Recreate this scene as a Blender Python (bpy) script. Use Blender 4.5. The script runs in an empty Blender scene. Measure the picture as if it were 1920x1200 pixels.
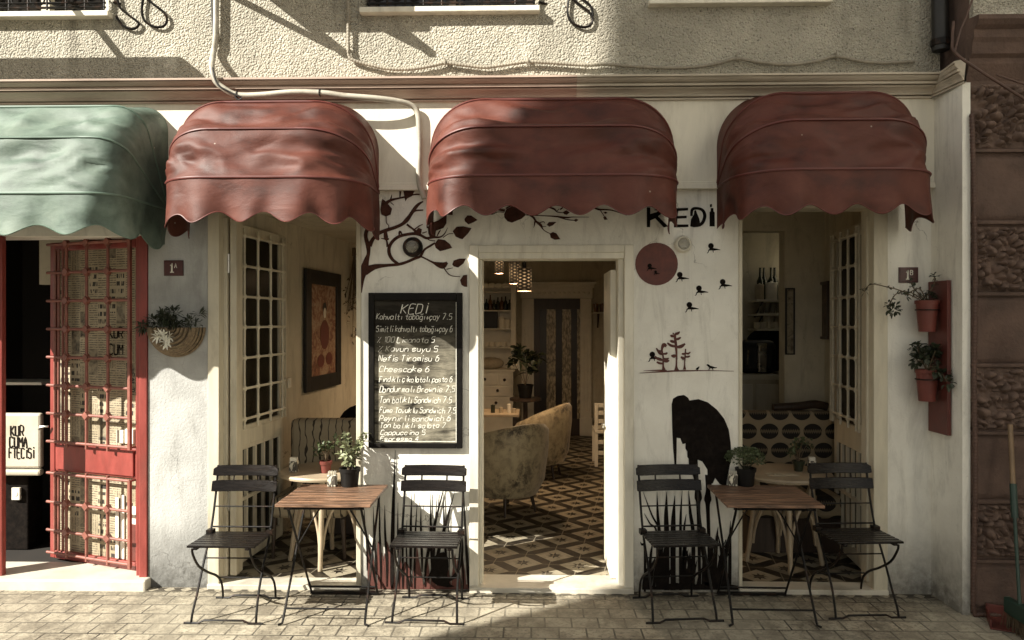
import bpy, bmesh, math, random
from mathutils import Vector, Matrix, noise, Quaternion
S = bpy.context.scene
COL = S.collection
PI = math.pi
rnd = random.Random(7)

# ------------------------------------------------------------------ camera model (measured from the photograph)
F = 1424.0; YAW = math.radians(1.45); CAM = Vector((0, -5.0, 1.784))
FW = Vector((-math.sin(YAW), math.cos(YAW), 0)); RT = Vector((math.cos(YAW), math.sin(YAW), 0))
def ray(px, py): return FW + RT*((px-960)/F) + Vector((0, 0, (600-py)/F))
def W(px, py, y=0.0):
    d = ray(px, py); return CAM + d*((y-CAM.y)/d.y)
def G(px, py, z=0.0):
    d = ray(px, py); return CAM + d*((z-CAM.z)/d.z)
def HIT(px, py, p0, d2):            # vertical plane through p0 along d2
    n = Vector((-d2[1], d2[0], 0)); d = ray(px, py)
    return CAM + d*((Vector((p0[0], p0[1], 0))-CAM).dot(n)/d.dot(n))

# ------------------------------------------------------------------ mesh builder
class MB:
    def __init__(s): s.v = []; s.f = []; s.mi = []; s.m = 0
    def add(s, vs, fs):
        o = len(s.v); s.v += [tuple(v) for v in vs]
        for f in fs: s.f.append(tuple(i+o for i in f)); s.mi.append(s.m)
        return s
    def box(s, a, b):
        x0, x1 = sorted((a[0], b[0])); y0, y1 = sorted((a[1], b[1])); z0, z1 = sorted((a[2], b[2]))
        return s.add([(x0,y0,z0),(x1,y0,z0),(x1,y1,z0),(x0,y1,z0),(x0,y0,z1),(x1,y0,z1),(x1,y1,z1),(x0,y1,z1)],
                     [(0,3,2,1),(4,5,6,7),(0,1,5,4),(1,2,6,5),(2,3,7,6),(3,0,4,7)])
    def obox(s, c, size, M):            # oriented box, M a 3x3 Matrix
        hx, hy, hz = size[0]/2, size[1]/2, size[2]/2; c = Vector(c)
        vs = [c + M @ Vector((x, y, z)) for z in (-hz, hz) for x, y in ((-hx,-hy),(hx,-hy),(hx,hy),(-hx,hy))]
        return s.add(vs, [(0,3,2,1),(4,5,6,7),(0,1,5,4),(1,2,6,5),(2,3,7,6),(3,0,4,7)])
    def bar(s, a, b, w, t, up=(0,0,1)):  # rectangular bar from a to b
        a = Vector(a); b = Vector(b); d = (b-a).normalized(); u = Vector(up)
        x = d.cross(u)
        if x.length < 1e-4: x = d.cross(Vector((0,1,0)))
        x.normalize(); u = x.cross(d)
        M = Matrix((x, d, u)).transposed()
        return s.obox((a+b)/2, (w, (b-a).length, t), M)
    def tube(s, pts, r, n=8, closed=False, cap=True):
        pts = [Vector(p) for p in pts]; k = len(pts)
        rs = r if isinstance(r, (list, tuple)) else [r]*k
        ref = None; rings = []
        for i, p in enumerate(pts):
            if closed: d = pts[(i+1) % k]-pts[i-1]
            else: d = pts[min(i+1, k-1)]-pts[max(i-1, 0)]
            d.normalize()
            if ref is None:
                ref = d.cross(Vector((0,0,1)))
                if ref.length < 1e-3: ref = d.cross(Vector((0,1,0)))
            ref = (ref - d*ref.dot(d)).normalized(); b = d.cross(ref)
            rings.append([p + (ref*math.cos(2*PI*j/n)+b*math.sin(2*PI*j/n))*rs[i] for j in range(n)])
        vs = [v for rg in rings for v in rg]; fs = []
        m = k if closed else k-1
        for i in range(m):
            i2 = (i+1) % k
            for j in range(n): fs.append((i*n+j, i*n+(j+1) % n, i2*n+(j+1) % n, i2*n+j))
        if cap and not closed: fs += [tuple(range(n))[::-1], tuple((k-1)*n+j for j in range(n))]
        return s.add(vs, fs)
    def lathe(s, prof, c=(0,0,0), n=24, axis='z', arc=2*PI, a0=0, capends=True):
        vs = []; full = abs(arc-2*PI) < 1e-5; m = n if full else n+1
        for r, h in prof:
            for j in range(m):
                a = a0+arc*j/n
                p = (r*math.cos(a), r*math.sin(a), h) if axis == 'z' else ((r*math.cos(a), h, r*math.sin(a)) if axis == 'y' else (h, r*math.cos(a), r*math.sin(a)))
                vs.append((p[0]+c[0], p[1]+c[1], p[2]+c[2]))
        fs = []
        for i in range(len(prof)-1):
            for j in range(n):
                j2 = (j+1) % m
                fs.append((i*m+j, i*m+j2, (i+1)*m+j2, (i+1)*m+j))
        if capends and full:
            if prof[0][0] > 1e-5: fs.append(tuple(range(m))[::-1])
            if prof[-1][0] > 1e-5: fs.append(tuple((len(prof)-1)*m+j for j in range(m)))
        return s.add(vs, fs)
    def prism(s, pts, off):             # planar polygon extruded by vector off
        pts = [Vector(p) for p in pts]; off = Vector(off); n = len(pts)
        return s.add(pts+[p+off for p in pts], [tuple(range(n)), tuple(range(2*n-1, n-1, -1))] + [(i, i+n, (i+1) % n+n, (i+1) % n) for i in range(n)])
    def strip(s, L, R, off):            # ribbon between two polylines, thickened
        n = len(L); off = Vector(off)
        vs = [Vector(p) for p in L]+[Vector(p) for p in R]+[Vector(p)+off for p in L]+[Vector(p)+off for p in R]
        fs = []
        for i in range(n-1):
            fs += [(i, i+1, n+i+1, n+i), (2*n+i, 3*n+i, 3*n+i+1, 2*n+i+1), (i, 2*n+i, 2*n+i+1, i+1), (n+i, n+i+1, 3*n+i+1, 3*n+i)]
        fs += [(0, n, 3*n, 2*n), (n-1, 3*n-1, 4*n-1, 2*n-1)]
        return s.add(vs, fs)
    def grid(s, fn, nu, nv, wrap=False):
        vs = [fn(i/nu, j/nv) for j in range(nv+1) for i in range(nu+1)]
        return s.add(vs, [(j*(nu+1)+i, j*(nu+1)+i+1, (j+1)*(nu+1)+i+1, (j+1)*(nu+1)+i) for j in range(nv) for i in range(nu)])
    def sphere(s, c, r, n=12, m=8, sq=(1,1,1)):
        return s.lathe([(max(r*math.sin(PI*i/m), 1e-6), -r*math.cos(PI*i/m)) for i in range(m+1)], (0,0,0), n, capends=False)._sc(n*(m+1), c, sq)
    def _sc(s, k, c, sq):
        for i in range(len(s.v)-k, len(s.v)):
            v = s.v[i]; s.v[i] = (v[0]*sq[0]+c[0], v[1]*sq[1]+c[1], v[2]*sq[2]+c[2])
        return s
    def xf(s, fn, start=0):
        for i in range(start, len(s.v)): s.v[i] = tuple(fn(Vector(s.v[i])))
        return s
    def build(s, name, m, parent=None, origin=None, smooth=None, bevel=0, recalc=True, label=None):
        if parent is not None and origin is None:
            q = parent
            while q:
                if q.get('worldpos'): origin = q.location.copy(); break
                q = q.parent
        if origin is None:
            if parent is None:
                xs, ys, zs = zip(*s.v); origin = Vector(((min(xs)+max(xs))/2, (min(ys)+max(ys))/2, min(zs)))
            else: origin = Vector((0,0,0))
        origin = Vector(origin)
        me = bpy.data.meshes.new(name)
        me.from_pydata([tuple(Vector(v)-origin) for v in s.v], [], s.f)
        for q in (m if isinstance(m, (list, tuple)) else [m]): me.materials.append(q)
        for p, i in zip(me.polygons, s.mi): p.material_index = i
        if recalc:
            bm = bmesh.new(); bm.from_mesh(me); bmesh.ops.recalc_face_normals(bm, faces=bm.faces); bm.to_mesh(me); bm.free()
        if smooth is not None:
            me.shade_smooth(); me.set_sharp_from_angle(angle=math.radians(smooth))
        o = bpy.data.objects.new(name, me); COL.objects.link(o)
        if parent is None: o.location = origin
        else: o.parent = parent
        if bevel:
            b = o.modifiers.new('Bevel', 'BEVEL'); b.width = bevel; b.segments = 2; b.limit_method = 'ANGLE'; b.angle_limit = math.radians(40)
        if label: o['label'] = label
        return o

def tag(o, label, cat, group=None, kind=None):
    if label: o['label'] = label
    if cat: o['category'] = cat
    if group: o['group'] = group
    if kind: o['kind'] = kind
    return o
def thing(name, label, cat, loc=(0,0,0), rotz=0, group=None, world=False):
    o = bpy.data.objects.new(name, None); COL.objects.link(o); o.location = loc; o.rotation_euler = (0,0,rotz); o.empty_display_size = .05
    if world: o['worldpos'] = 1
    return tag(o, label, cat, group)
def dup(root, loc, rotz, label):
    r = root.copy(); COL.objects.link(r); r.location = loc; r.rotation_euler = (0,0,rotz); r['label'] = label
    for ch in list(root.children):
        c = ch.copy(); COL.objects.link(c); c.parent = r
        for g in list(ch.children):
            d = g.copy(); COL.objects.link(d); d.parent = c
    return r
def catmull(pts, k=6):
    P = [tuple(p) for p in pts]; out = []; n = len(P)
    for i in range(n-1):
        p0 = P[max(i-1,0)]; p1 = P[i]; p2 = P[i+1]; p3 = P[min(i+2,n-1)]
        for j in range(k):
            t = j/k
            out.append(tuple(.5*(2*b+(c-a)*t+(2*a-5*b+4*c-d)*t*t+(3*b-a-3*c+d)*t**3) for a,b,c,d in zip(p0,p1,p2,p3)))
    out.append(P[-1]); return out

# ------------------------------------------------------------------ materials
class NT:
    def __init__(s, name):
        s.m = bpy.data.materials.new(name); s.m.use_nodes = True; s.t = s.m.node_tree; s.t.nodes.clear()
        s.out = s.n('ShaderNodeOutputMaterial'); s.b = s.n('ShaderNodeBsdfPrincipled')
        s.t.links.new(s.b.outputs[0], s.out.inputs[0]); s.tc = s.n('ShaderNodeTexCoord'); s.co = s.tc.outputs['Object']
    def n(s, ty, **k):
        q = s.t.nodes.new(ty)
        for a, b in k.items(): setattr(q, a, b)
        return q
    def L(s, a, b): s.t.links.new(a, b)
    def setin(s, inp, v):
        if isinstance(v, bpy.types.NodeSocket): s.L(v, inp)
        elif isinstance(v, (tuple, list)): inp.default_value = (*v, 1) if len(v) == 3 and inp.type == 'RGBA' else v
        else: inp.default_value = v
    def M(s, op, a, b=0.0, c=0.0):
        q = s.n('ShaderNodeMath', operation=op)
        for i, v in enumerate((a, b, c)): s.setin(q.inputs[i], v)
        return q.outputs[0]
    def mapv(s, scale=(1,1,1), rot=(0,0,0), loc=(0,0,0), src=None):
        q = s.n('ShaderNodeMapping'); s.L(src or s.co, q.inputs[0]); q.inputs['Scale'].default_value = scale; q.inputs['Rotation'].default_value = rot; q.inputs['Location'].default_value = loc
        return q.outputs[0]
    def noise(s, scale, detail=4, rough=.55, vec=None, dist=0):
        q = s.n('ShaderNodeTexNoise'); s.L(vec or s.co, q.inputs['Vector']); q.inputs['Scale'].default_value = scale; q.inputs['Detail'].default_value = detail; q.inputs['Roughness'].default_value = rough; q.inputs['Distortion'].default_value = dist
        return q.outputs[0]
    def voro(s, scale, vec=None, feat='F1'):
        q = s.n('ShaderNodeTexVoronoi', feature=feat); s.L(vec or s.co, q.inputs['Vector']); q.inputs['Scale'].default_value = scale
        return q.outputs['Distance']
    def ramp(s, fac, stops):
        q = s.n('ShaderNodeValToRGB'); s.setin(q.inputs[0], fac); e = q.color_ramp.elements
        while len(e) > 1: e.remove(e[-1])
        e[0].position = stops[0][0]; e[0].color = (*c3(stops[0][1]), 1)
        for p, c in stops[1:]:
            k = e.new(p); k.color = (*c3(c), 1)
        return q.outputs[0]
    def mix(s, f, a, b, mode='MIX'):
        q = s.n('ShaderNodeMix', data_type='RGBA', blend_type=mode); s.setin(q.inputs[0], f)
        for i, v in ((6, a), (7, b)): s.setin(q.inputs[i], c3(v) if isinstance(v, (int, float)) else v)
        return q.outputs[2]
    def col(s, c): s.setin(s.b.inputs['Base Color'], c); return s
    def rough(s, r): s.setin(s.b.inputs['Roughness'], r); return s
    def bump(s, h, strength=.3, dist=.01, prev=None):
        q = s.n('ShaderNodeBump'); s.L(h, q.inputs['Height']); q.inputs['Strength'].default_value = strength; q.inputs['Distance'].default_value = dist
        if prev: s.L(prev, q.inputs['Normal'])
        s.L(q.outputs[0], s.b.inputs['Normal']); return q.outputs[0]
    def sep(s, v=None):
        q = s.n('ShaderNodeSeparateXYZ'); s.L(v or s.co, q.inputs[0]); return q.outputs
def c3(c): return (c, c, c) if isinstance(c, (int, float)) else tuple(c)[:3]
def sc(c, k): return tuple(min(1, v*k) for v in c)
MAT = {}
def mk(name, c, rough=.6, var=.25, vs=6, bump=0, bs=60, bd=.004, metal=0, dirt=None, stretch=(1,1,1), spec=None, dirt_amt=.5, coat=0):
    t = NT(name)
    v = t.mapv(stretch)
    f = t.noise(vs, 6, .6, v)
    cc = t.ramp(f, [(.3, sc(c, 1-var)), (.7, sc(c, 1+var*.6))])
    if dirt is not None:
        g = t.noise(vs*.45, 8, .68, t.mapv(stretch, loc=(3.1,1.7,.4)), .4)
        cc = t.mix(t.M('MULTIPLY', t.ramp(g, [(.52, 0), (.72, 1)]), dirt_amt), cc, dirt)
    t.col(cc)
    t.rough(t.M('MULTIPLY_ADD', f, .25, rough-.12))
    t.b.inputs['Metallic'].default_value = metal
    if spec is not None: t.b.inputs['Specular IOR Level'].default_value = spec
    if coat: t.b.inputs['Coat Weight'].default_value = coat
    if bump: t.bump(t.noise(bs, 5, .6, v), bump, bd)
    MAT[name] = t.m
    return t.m

# walls
def plaster(name, c, c2, grime, bs=70, bstr=.35, bd=.006):
    t = NT(name)
    a = t.noise(2.2, 6, .6); fine = t.noise(bs, 6, .65)
    cc = t.ramp(a, [(.32, c2), (.62, c)])
    st = t.noise(3.0, 7, .7, t.mapv((2.6, 2.6, .55)), .6)
    cc = t.mix(t.M('MULTIPLY', t.ramp(st, [(.5, 0), (.78, 1)]), .55), cc, grime)
    z = t.sep()[2]
    low = t.M('SUBTRACT', 1, t.M('DIVIDE', z, .48)); low = t.M('MULTIPLY', t.M('MAXIMUM', low, 0), t.M('ADD', t.noise(14, 6, .7), .1))
    cc = t.mix(t.M('MINIMUM', t.M('MULTIPLY', low, 1.5), .92), cc, sc(grime, .55))
    pit = t.ramp(t.voro(46, t.mapv((1,1,1))), [(.03, 1), (.09, 0)])
    cc = t.mix(t.M('MULTIPLY', pit, .35), cc, sc(grime, .5))
    cr = t.n('ShaderNodeTexVoronoi', feature='DISTANCE_TO_EDGE'); t.L(t.mapv((1,1,.6), src=None), cr.inputs['Vector']); cr.inputs['Scale'].default_value = 1.7
    wob = t.n('ShaderNodeVectorMath', operation='ADD'); t.L(t.mapv((1,1,.6)), wob.inputs[0]); nz = t.n('ShaderNodeTexNoise'); t.L(t.co, nz.inputs['Vector']); nz.inputs['Scale'].default_value = 9; nz.inputs['Detail'].default_value = 5
    sv = t.n('ShaderNodeVectorMath', operation='SCALE'); t.L(nz.outputs['Color'], sv.inputs[0]); sv.inputs['Scale'].default_value = .16; t.L(sv.outputs[0], wob.inputs[1]); t.L(wob.outputs[0], cr.inputs['Vector'])
    crk = t.M('MULTIPLY', t.M('LESS_THAN', cr.outputs['Distance'], .0035), t.ramp(t.noise(1.4, 4, .6, t.mapv((1,1,1), loc=(9,2,4))), [(.5, 0), (.62, 1)]))
    cc = t.mix(t.M('MULTIPLY', crk, .6), cc, sc(grime, .6))
    speck = t.ramp(t.noise(34, 5, .7), [(.62, 0), (.72, 1)]); cc = t.mix(t.M('MULTIPLY', speck, .28), cc, grime)
    t.col(cc).rough(.85)
    p = t.bump(t.noise(9, 4, .5), .25, .012)
    t.bump(fine, bstr, bd, p)
    MAT[name] = t.m; return t.m
plaster('plaster', (.84,.82,.74), (.70,.675,.60), (.26,.24,.20))
plaster('plaster_grey', (.46,.46,.44), (.30,.30,.285), (.14,.135,.12), 60, .8)
plaster('plaster_in', (.58,.53,.41), (.47,.425,.32), (.15,.125,.085), 50, .2)
def stucco(name, c, c2, grime):
    t = NT(name)
    v = t.voro(78, t.mapv((1,1,1))); n1 = t.noise(88, 4, .6); n2 = t.noise(2.0, 7, .65)
    cc = t.ramp(n2, [(.3, c2), (.65, c)])
    blob = t.ramp(t.noise(70, 3, .55), [(.57, 0), (.68, 1)])
    cc = t.mix(t.M('MULTIPLY', blob, .7), cc, grime)
    patch = t.ramp(t.noise(1.3, 6, .6, t.mapv((1,1,1), loc=(5.3,0,2.2))), [(.58, 0), (.68, 1)])
    cc = t.mix(t.M('MULTIPLY', patch, .5), cc, (.60,.575,.50))
    drip = t.M('MULTIPLY', t.ramp(t.noise(5, 5, .6, t.mapv((1.6,1.6,.12))), [(.50, 0), (.68, 1)]), t.ramp(t.noise(1.1, 4, .6, t.mapv((1,1,1), loc=(2,7,1))), [(.42, 0), (.6, 1)])); cc = t.mix(t.M('MULTIPLY', drip, .55), cc, (.16,.145,.11))
    t.col(cc).rough(.92)
    h = t.M('ADD', t.M('MULTIPLY', v, -1.0), n1)
    sm = t.M('SUBTRACT', 1.0, t.M('MULTIPLY', patch, .85)); t.bump(t.M('MULTIPLY', h, sm), 1.0, .017)
    MAT[name] = t.m
stucco('stucco', (.54,.50,.405), (.36,.335,.27), (.085,.075,.055))
mk('cream', (.58,.53,.41), .45, .14, 5, .15, 40, .003, dirt=(.24,.19,.12), stretch=(3,3,.6), dirt_amt=.6)
mk('cream_pale', (.72,.68,.57), .45, .12, 5, .15, 40, .003, dirt=(.30,.25,.17), stretch=(3,3,.5), dirt_amt=.5)
mk('cornice_lit_brown', (.42,.315,.25), .7, .2, 4, .3, 60, .004, dirt=(.16,.10,.07), stretch=(.5,3,5), dirt_amt=.6)
mk('cornice_shaded_cream', (.50,.44,.35), .7, .2, 4, .3, 60, .004, dirt=(.20,.17,.12), stretch=(.5,3,5), dirt_amt=.6)
mk('red_paint', (.25,.048,.038), .38, .25, 7, .2, 30, .003, dirt=(.13,.04,.03), stretch=(2,2,.6))
mk('grille_red', (.24,.085,.062), .45, .3, 18, .25, 80, .002, dirt=(.10,.05,.04))
mk('board_red', (.12,.028,.020), .5, .3, 6, .3, 50, .003, dirt=(.09,.03,.02))
mk('plate_red', (.06,.011,.009), .35, .2, 30, .1, 80, .001)
mk('grille_cream', (.58,.53,.41), .4, .15, 14, .2, 60, .002, dirt=(.22,.18,.12))
mk('black_iron', (.008,.007,.006), .42, .4, 25, .3, 140, .001, dirt=(.075,.036,.02), dirt_amt=.6, spec=.18)
mk('chair_wood', (.008,.006,.005), .27, .4, 8, .35, 40, .002, dirt=(.030,.018,.012), stretch=(1,8,8), dirt_amt=.5, spec=.22)
mk('pipe', (.42,.39,.32), .5, .2, 10, .2, 50, .002, dirt=(.15,.12,.09), dirt_amt=.8)
mk('conduit', (.27,.24,.185), .6, .25, 12, .1, 50, .002, dirt=(.13,.11,.08))
mk('conduit_brown', (.09,.048,.034), .6, .3, 12, .1, 50, .002)
mk('black', (.012,.011,.010), .5, .3, 10)
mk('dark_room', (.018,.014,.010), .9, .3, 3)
mk('stone_brown', (.120,.076,.058), .85, .35, 5, .7, 38, .012, dirt=(.05,.028,.02), dirt_amt=.7)
mk('stone_rough', (.150,.098,.074), .8, .35, 12, .6, 60, .008, dirt=(.05,.028,.02), dirt_amt=.7)
mk('marble', (.58,.54,.45), .45, .2, 4, .25, 30, .003, dirt=(.22,.19,.14), dirt_amt=.7)
mk('bentwood', (.40,.32,.22), .4, .2, 8, .1, 40, .002, dirt=(.22,.15,.08))
mk('dark_wood', (.045,.028,.018), .4, .4, 6, .2, 40, .002, stretch=(6,6,.7))
mk('pot_black', (.008,.007,.006), .5, .3, 10, .2, 40, .002, spec=.25)
mk('terracotta', (.15,.034,.024), .55, .25, 10, .2, 40, .002)
mk('soil', (.035,.025,.018), .95, .4, 40, .8, 60, .01)
mk('leaf', (.075,.095,.040), .45, .5, 9)
mk('leaf_pale', (.25,.27,.15), .45, .35, 9)
mk('leaf_dark', (.028,.036,.017), .45, .5, 9)
mk('petal', (.80,.78,.68), .5, .1, 20)
mk('bark', (.14,.10,.06), .8, .3, 30, .4, 60, .004)
mk('dried', (.10,.07,.04), .9, .4, 20)
mk('wicker', (.20,.145,.085), .75, .5, 60, .8, 120, .006)
mk('steel', (.55,.53,.48), .28, .1, 10, metal=1)
mk('porcelain', (.75,.71,.60), .3, .06, 10)
mk('kraft_pale', (.56,.51,.40), .6, .15, 8, dirt=(.3,.25,.17))
mk('white_paint', (.70,.66,.55), .4, .1, 8, .1, 40, .002)
mk('mural_black', (.010,.0075,.006), .85, .6, 30, .4, 70, .004, dirt=(.030,.024,.019), dirt_amt=.45, spec=.08)
mk('mural_brown', (.062,.026,.018), .8, .5, 30, .4, 70, .004, dirt=(.11,.06,.045), dirt_amt=.5, spec=.1)
mk('mural_red', (.10,.030,.021), .7, .3, 14, .15, 60, .002)
mk('moon_red', (.12,.032,.022), .6, .35, 16, .2, 30, .003)
mk('chalk', (.82,.80,.70), .9, .3, 60)
mk('board_frame', (.006,.005,.004), .5, .4, 20, .3, 60, .002, dirt=(.03,.025,.018), spec=.15)
mk('bottle', (.03,.035,.02), .12, .3, 8)
mk('amber', (.14,.06,.02), .15, .3, 8)
mk('kraft', (.42,.36,.26), .8, .2, 20)
mk('cable_black', (.02,.018,.016), .6, .3, 10)
mk('broom_wood', (.22,.145,.08), .5, .2, 12, dirt=(.16,.10,.05))
mk('broom_green', (.018,.045,.032), .4, .2, 12)
mk('bristle', (.10,.07,.04), .9, .4, 30)
mk('fascia', (.72,.68,.57), .8, .1, 4, .2, 60, .004, dirt=(.36,.32,.25), dirt_amt=.5, stretch=(2,2,.5))
mk('ac_white', (.6,.58,.52), .5, .1, 5)
mk('white_house', (.78,.75,.67), .9, .1, 1)
mk('opposite_wall', (.42,.37,.29), .9, .2, 1)

# awning cloth
def cloth(name, c, light, dark):
    t = NT(name)
    a = t.noise(4, 6, .6, t.mapv((.8, 1.2, 1.2)), .25); b = t.noise(1.6, 5, .6)
    cc = t.ramp(a, [(.30, dark), (.50, c), (.74, light)])
    cc = t.mix(t.M('MULTIPLY', t.ramp(b, [(.48, 0), (.7, 1)]), .5), cc, dark)
    spk = t.ramp(t.voro(5), [(.018, 1), (.03, 0)])
    cc = t.mix(t.M('MULTIPLY', spk, .6), cc, (.55,.5,.42))
    t.col(cc).rough(t.M('MULTIPLY_ADD', a, .25, .46)); t.b.inputs['Specular IOR Level'].default_value = .36
    p = t.bump(t.noise(7, 4, .5, t.mapv((.6, 1.3, 1.3), (0, .6, 0)), .5), .22, .03)
    t.bump(t.noise(420, 2, .5), .25, .003, p)
    MAT[name] = t.m
cloth('cloth_red', (.088,.0225,.013), (.128,.041,.027), (.036,.009,.005))
cloth('cloth_green', (.120,.165,.132), (.20,.245,.20), (.04,.06,.046))
mk('piping_red', (.11,.026,.02), .5, .2, 10)
mk('piping_green', (.12,.18,.14), .5, .2, 10)

# slatted brown table wood, one plank at a time along y
def planks(name, c, n_per_m):
    t = NT(name)
    x, y, z = t.sep()
    v = t.mapv((1.6, 26, 26)); g = t.noise(3, 6, .7, v, .5)
    idx = t.M('FLOOR', t.M('MULTIPLY', y, n_per_m)); w = t.n('ShaderNodeTexWhiteNoise', noise_dimensions='1D'); t.L(idx, w.inputs['W'])
    cc = t.ramp(g, [(.36, sc(c, .10)), (.47, c), (.60, sc(c, 2.7))])
    cc = t.mix(t.M('MULTIPLY', w.outputs[0], .5), cc, sc(c, .4))
    t.col(cc).rough(.42); t.bump(g, .5, .004); MAT[name] = t.m
planks('table_wood', (.125,.070,.042), 14.68)

# pavers
def pavers():
    t = NT('pavers')
    b = t.n('ShaderNodeTexBrick', offset=.5); t.L(t.co, b.inputs['Vector'])
    for k, v in (('Scale', 1), ('Mortar Size', .0058), ('Mortar Smooth', .25), ('Bias', 0), ('Brick Width', .158), ('Row Height', .148)): b.inputs[k].default_value = v
    b.inputs['Color1'].default_value = (.42,.37,.275,1); b.inputs['Color2'].default_value = (.30,.262,.195,1); b.inputs['Mortar'].default_value = (.012,.009,.006,1)
    n1 = t.noise(7, 8, .7); n2 = t.noise(42, 6, .7); n3 = t.noise(1.1, 5, .6)
    cc = t.mix(t.M('MULTIPLY', t.ramp(n1, [(.43, 0), (.58, 1)]), .8), b.outputs['Color'], (.12,.10,.07))
    cc = t.mix(t.M('MULTIPLY', t.ramp(n2, [(.51, 0), (.62, 1)]), .75), cc, (.07,.058,.04))
    cc = t.mix(t.M('MULTIPLY', t.ramp(n3, [(.4, 0), (.62, 1)]), .35), cc, (.52,.47,.36))
    gum = t.ramp(t.voro(5.5), [(.05, 1), (.075, 0)]); cc = t.mix(t.M('MULTIPLY', gum, .55), cc, (.06,.052,.04))
    grit = t.M('MULTIPLY', t.ramp(t.M('MULTIPLY', t.sep()[1], -1.0), [(.05, 1), (.32, 0)]), t.ramp(t.noise(26, 6, .75), [(.42, 0), (.58, 1)])); cc = t.mix(t.M('MULTIPLY', grit, .7), cc, (.06,.05,.035))
    t.col(cc).rough(.8)
    h = t.M('ADD', t.M('MULTIPLY', b.outputs['Fac'], -1.4), t.M('MULTIPLY', n2, .7))
    t.bump(h, .8, .008); MAT['pavers'] = t.m
pavers()
def mosaic():
    t = NT('mosaic'); x, y, z = t.sep()
    d = t.M('ADD', t.M('ABSOLUTE', t.M('SUBTRACT', t.M('FRACT', t.M('MULTIPLY', x, 9.)), .5)), t.M('ABSOLUTE', t.M('MULTIPLY', y, 8.)))
    f = t.M('LESS_THAN', d, .34); n = t.noise(50, 5, .6)
    edge = t.M('GREATER_THAN', t.M('ABSOLUTE', y), .033)
    f = t.M('MAXIMUM', f, edge)
    cc = t.mix(f, (.055,.045,.032), (.36,.32,.24)); cc = t.mix(t.M('MULTIPLY', t.ramp(n, [(.45, 0), (.65, 1)]), .6), cc, (.10,.085,.06))
    t.col(cc).rough(.7); t.bump(n, .5, .004); MAT['mosaic'] = t.m
mosaic()
def cement_tiles():
    t = NT('cement_tiles')
    a = math.radians(36); P = .29
    v = t.mapv((1/P, 1/P, 1), (0, 0, 0), (0, 0, 0), t.mapv((1,1,1), (0, 0, -a)))
    x, y, z = t.sep(v)
    qx = t.M('SUBTRACT', t.M('FRACT', t.M('ADD', x, 100.5)), .5); qy = t.M('SUBTRACT', t.M('FRACT', t.M('ADD', y, 100.5)), .5)
    m = t.M('MAXIMUM', t.M('ABSOLUTE', qx), t.M('ABSOLUTE', qy))
    light = t.M('LESS_THAN', m, .355)
    r = t.M('SQRT', t.M('ADD', t.M('MULTIPLY', qx, qx), t.M('MULTIPLY', qy, qy)))
    th = t.M('ARCTAN2', qy, qx)
    rr = t.M('DIVIDE', .245, t.M('ADD', 1, t.M('MULTIPLY', t.M('ABSOLUTE', t.M('SINE', t.M('MULTIPLY', th, 4))), 1.1)))
    star = t.M('LESS_THAN', r, rr)
    f = t.M('MULTIPLY', light, t.M('SUBTRACT', 1, star))
    v2 = t.mapv((5, 5, 1), (0, 0, 0), (0, 0, 0), t.mapv((1,1,1), (0, 0, math.radians(9))))
    x2, y2, z2 = t.sep(v2)
    g = t.M('LESS_THAN', t.M('ABSOLUTE', t.M('SUBTRACT', t.M('FRACT', t.M('ADD', x2, 100.5)), .5)), .018)
    g2 = t.M('LESS_THAN', t.M('ABSOLUTE', t.M('SUBTRACT', t.M('FRACT', t.M('ADD', y2, 100.5)), .5)), .018)
    n = t.noise(16, 6, .65)
    cc = t.mix(f, (.014,.011,.008), (.30,.265,.195))
    cc = t.mix(t.M('MULTIPLY', t.M('MAXIMUM', g, g2), .6), cc, (.30,.26,.19))
    cc = t.mix(t.M('MULTIPLY', t.ramp(n, [(.45, 0), (.68, 1)]), .45), cc, (.12,.095,.06))
    t.col(cc).rough(t.M('MULTIPLY_ADD', n, .4, .28)); t.b.inputs['Specular IOR Level'].default_value = .2; t.bump(n, .12, .003); MAT['cement_tiles'] = t.m
cement_tiles()
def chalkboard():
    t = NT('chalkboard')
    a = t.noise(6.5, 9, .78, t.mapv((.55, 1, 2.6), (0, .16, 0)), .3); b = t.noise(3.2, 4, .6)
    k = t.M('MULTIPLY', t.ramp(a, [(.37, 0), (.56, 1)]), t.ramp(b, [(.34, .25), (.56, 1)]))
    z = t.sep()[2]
    k = t.M('MULTIPLY', k, t.ramp(z, [(.45, 1), (.80, .10)]))  # chalk smears, brighter low down where the sun glare is painted in
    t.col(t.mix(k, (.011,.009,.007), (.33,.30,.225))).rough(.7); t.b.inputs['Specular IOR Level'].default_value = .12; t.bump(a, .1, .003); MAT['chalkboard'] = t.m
chalkboard()
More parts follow.
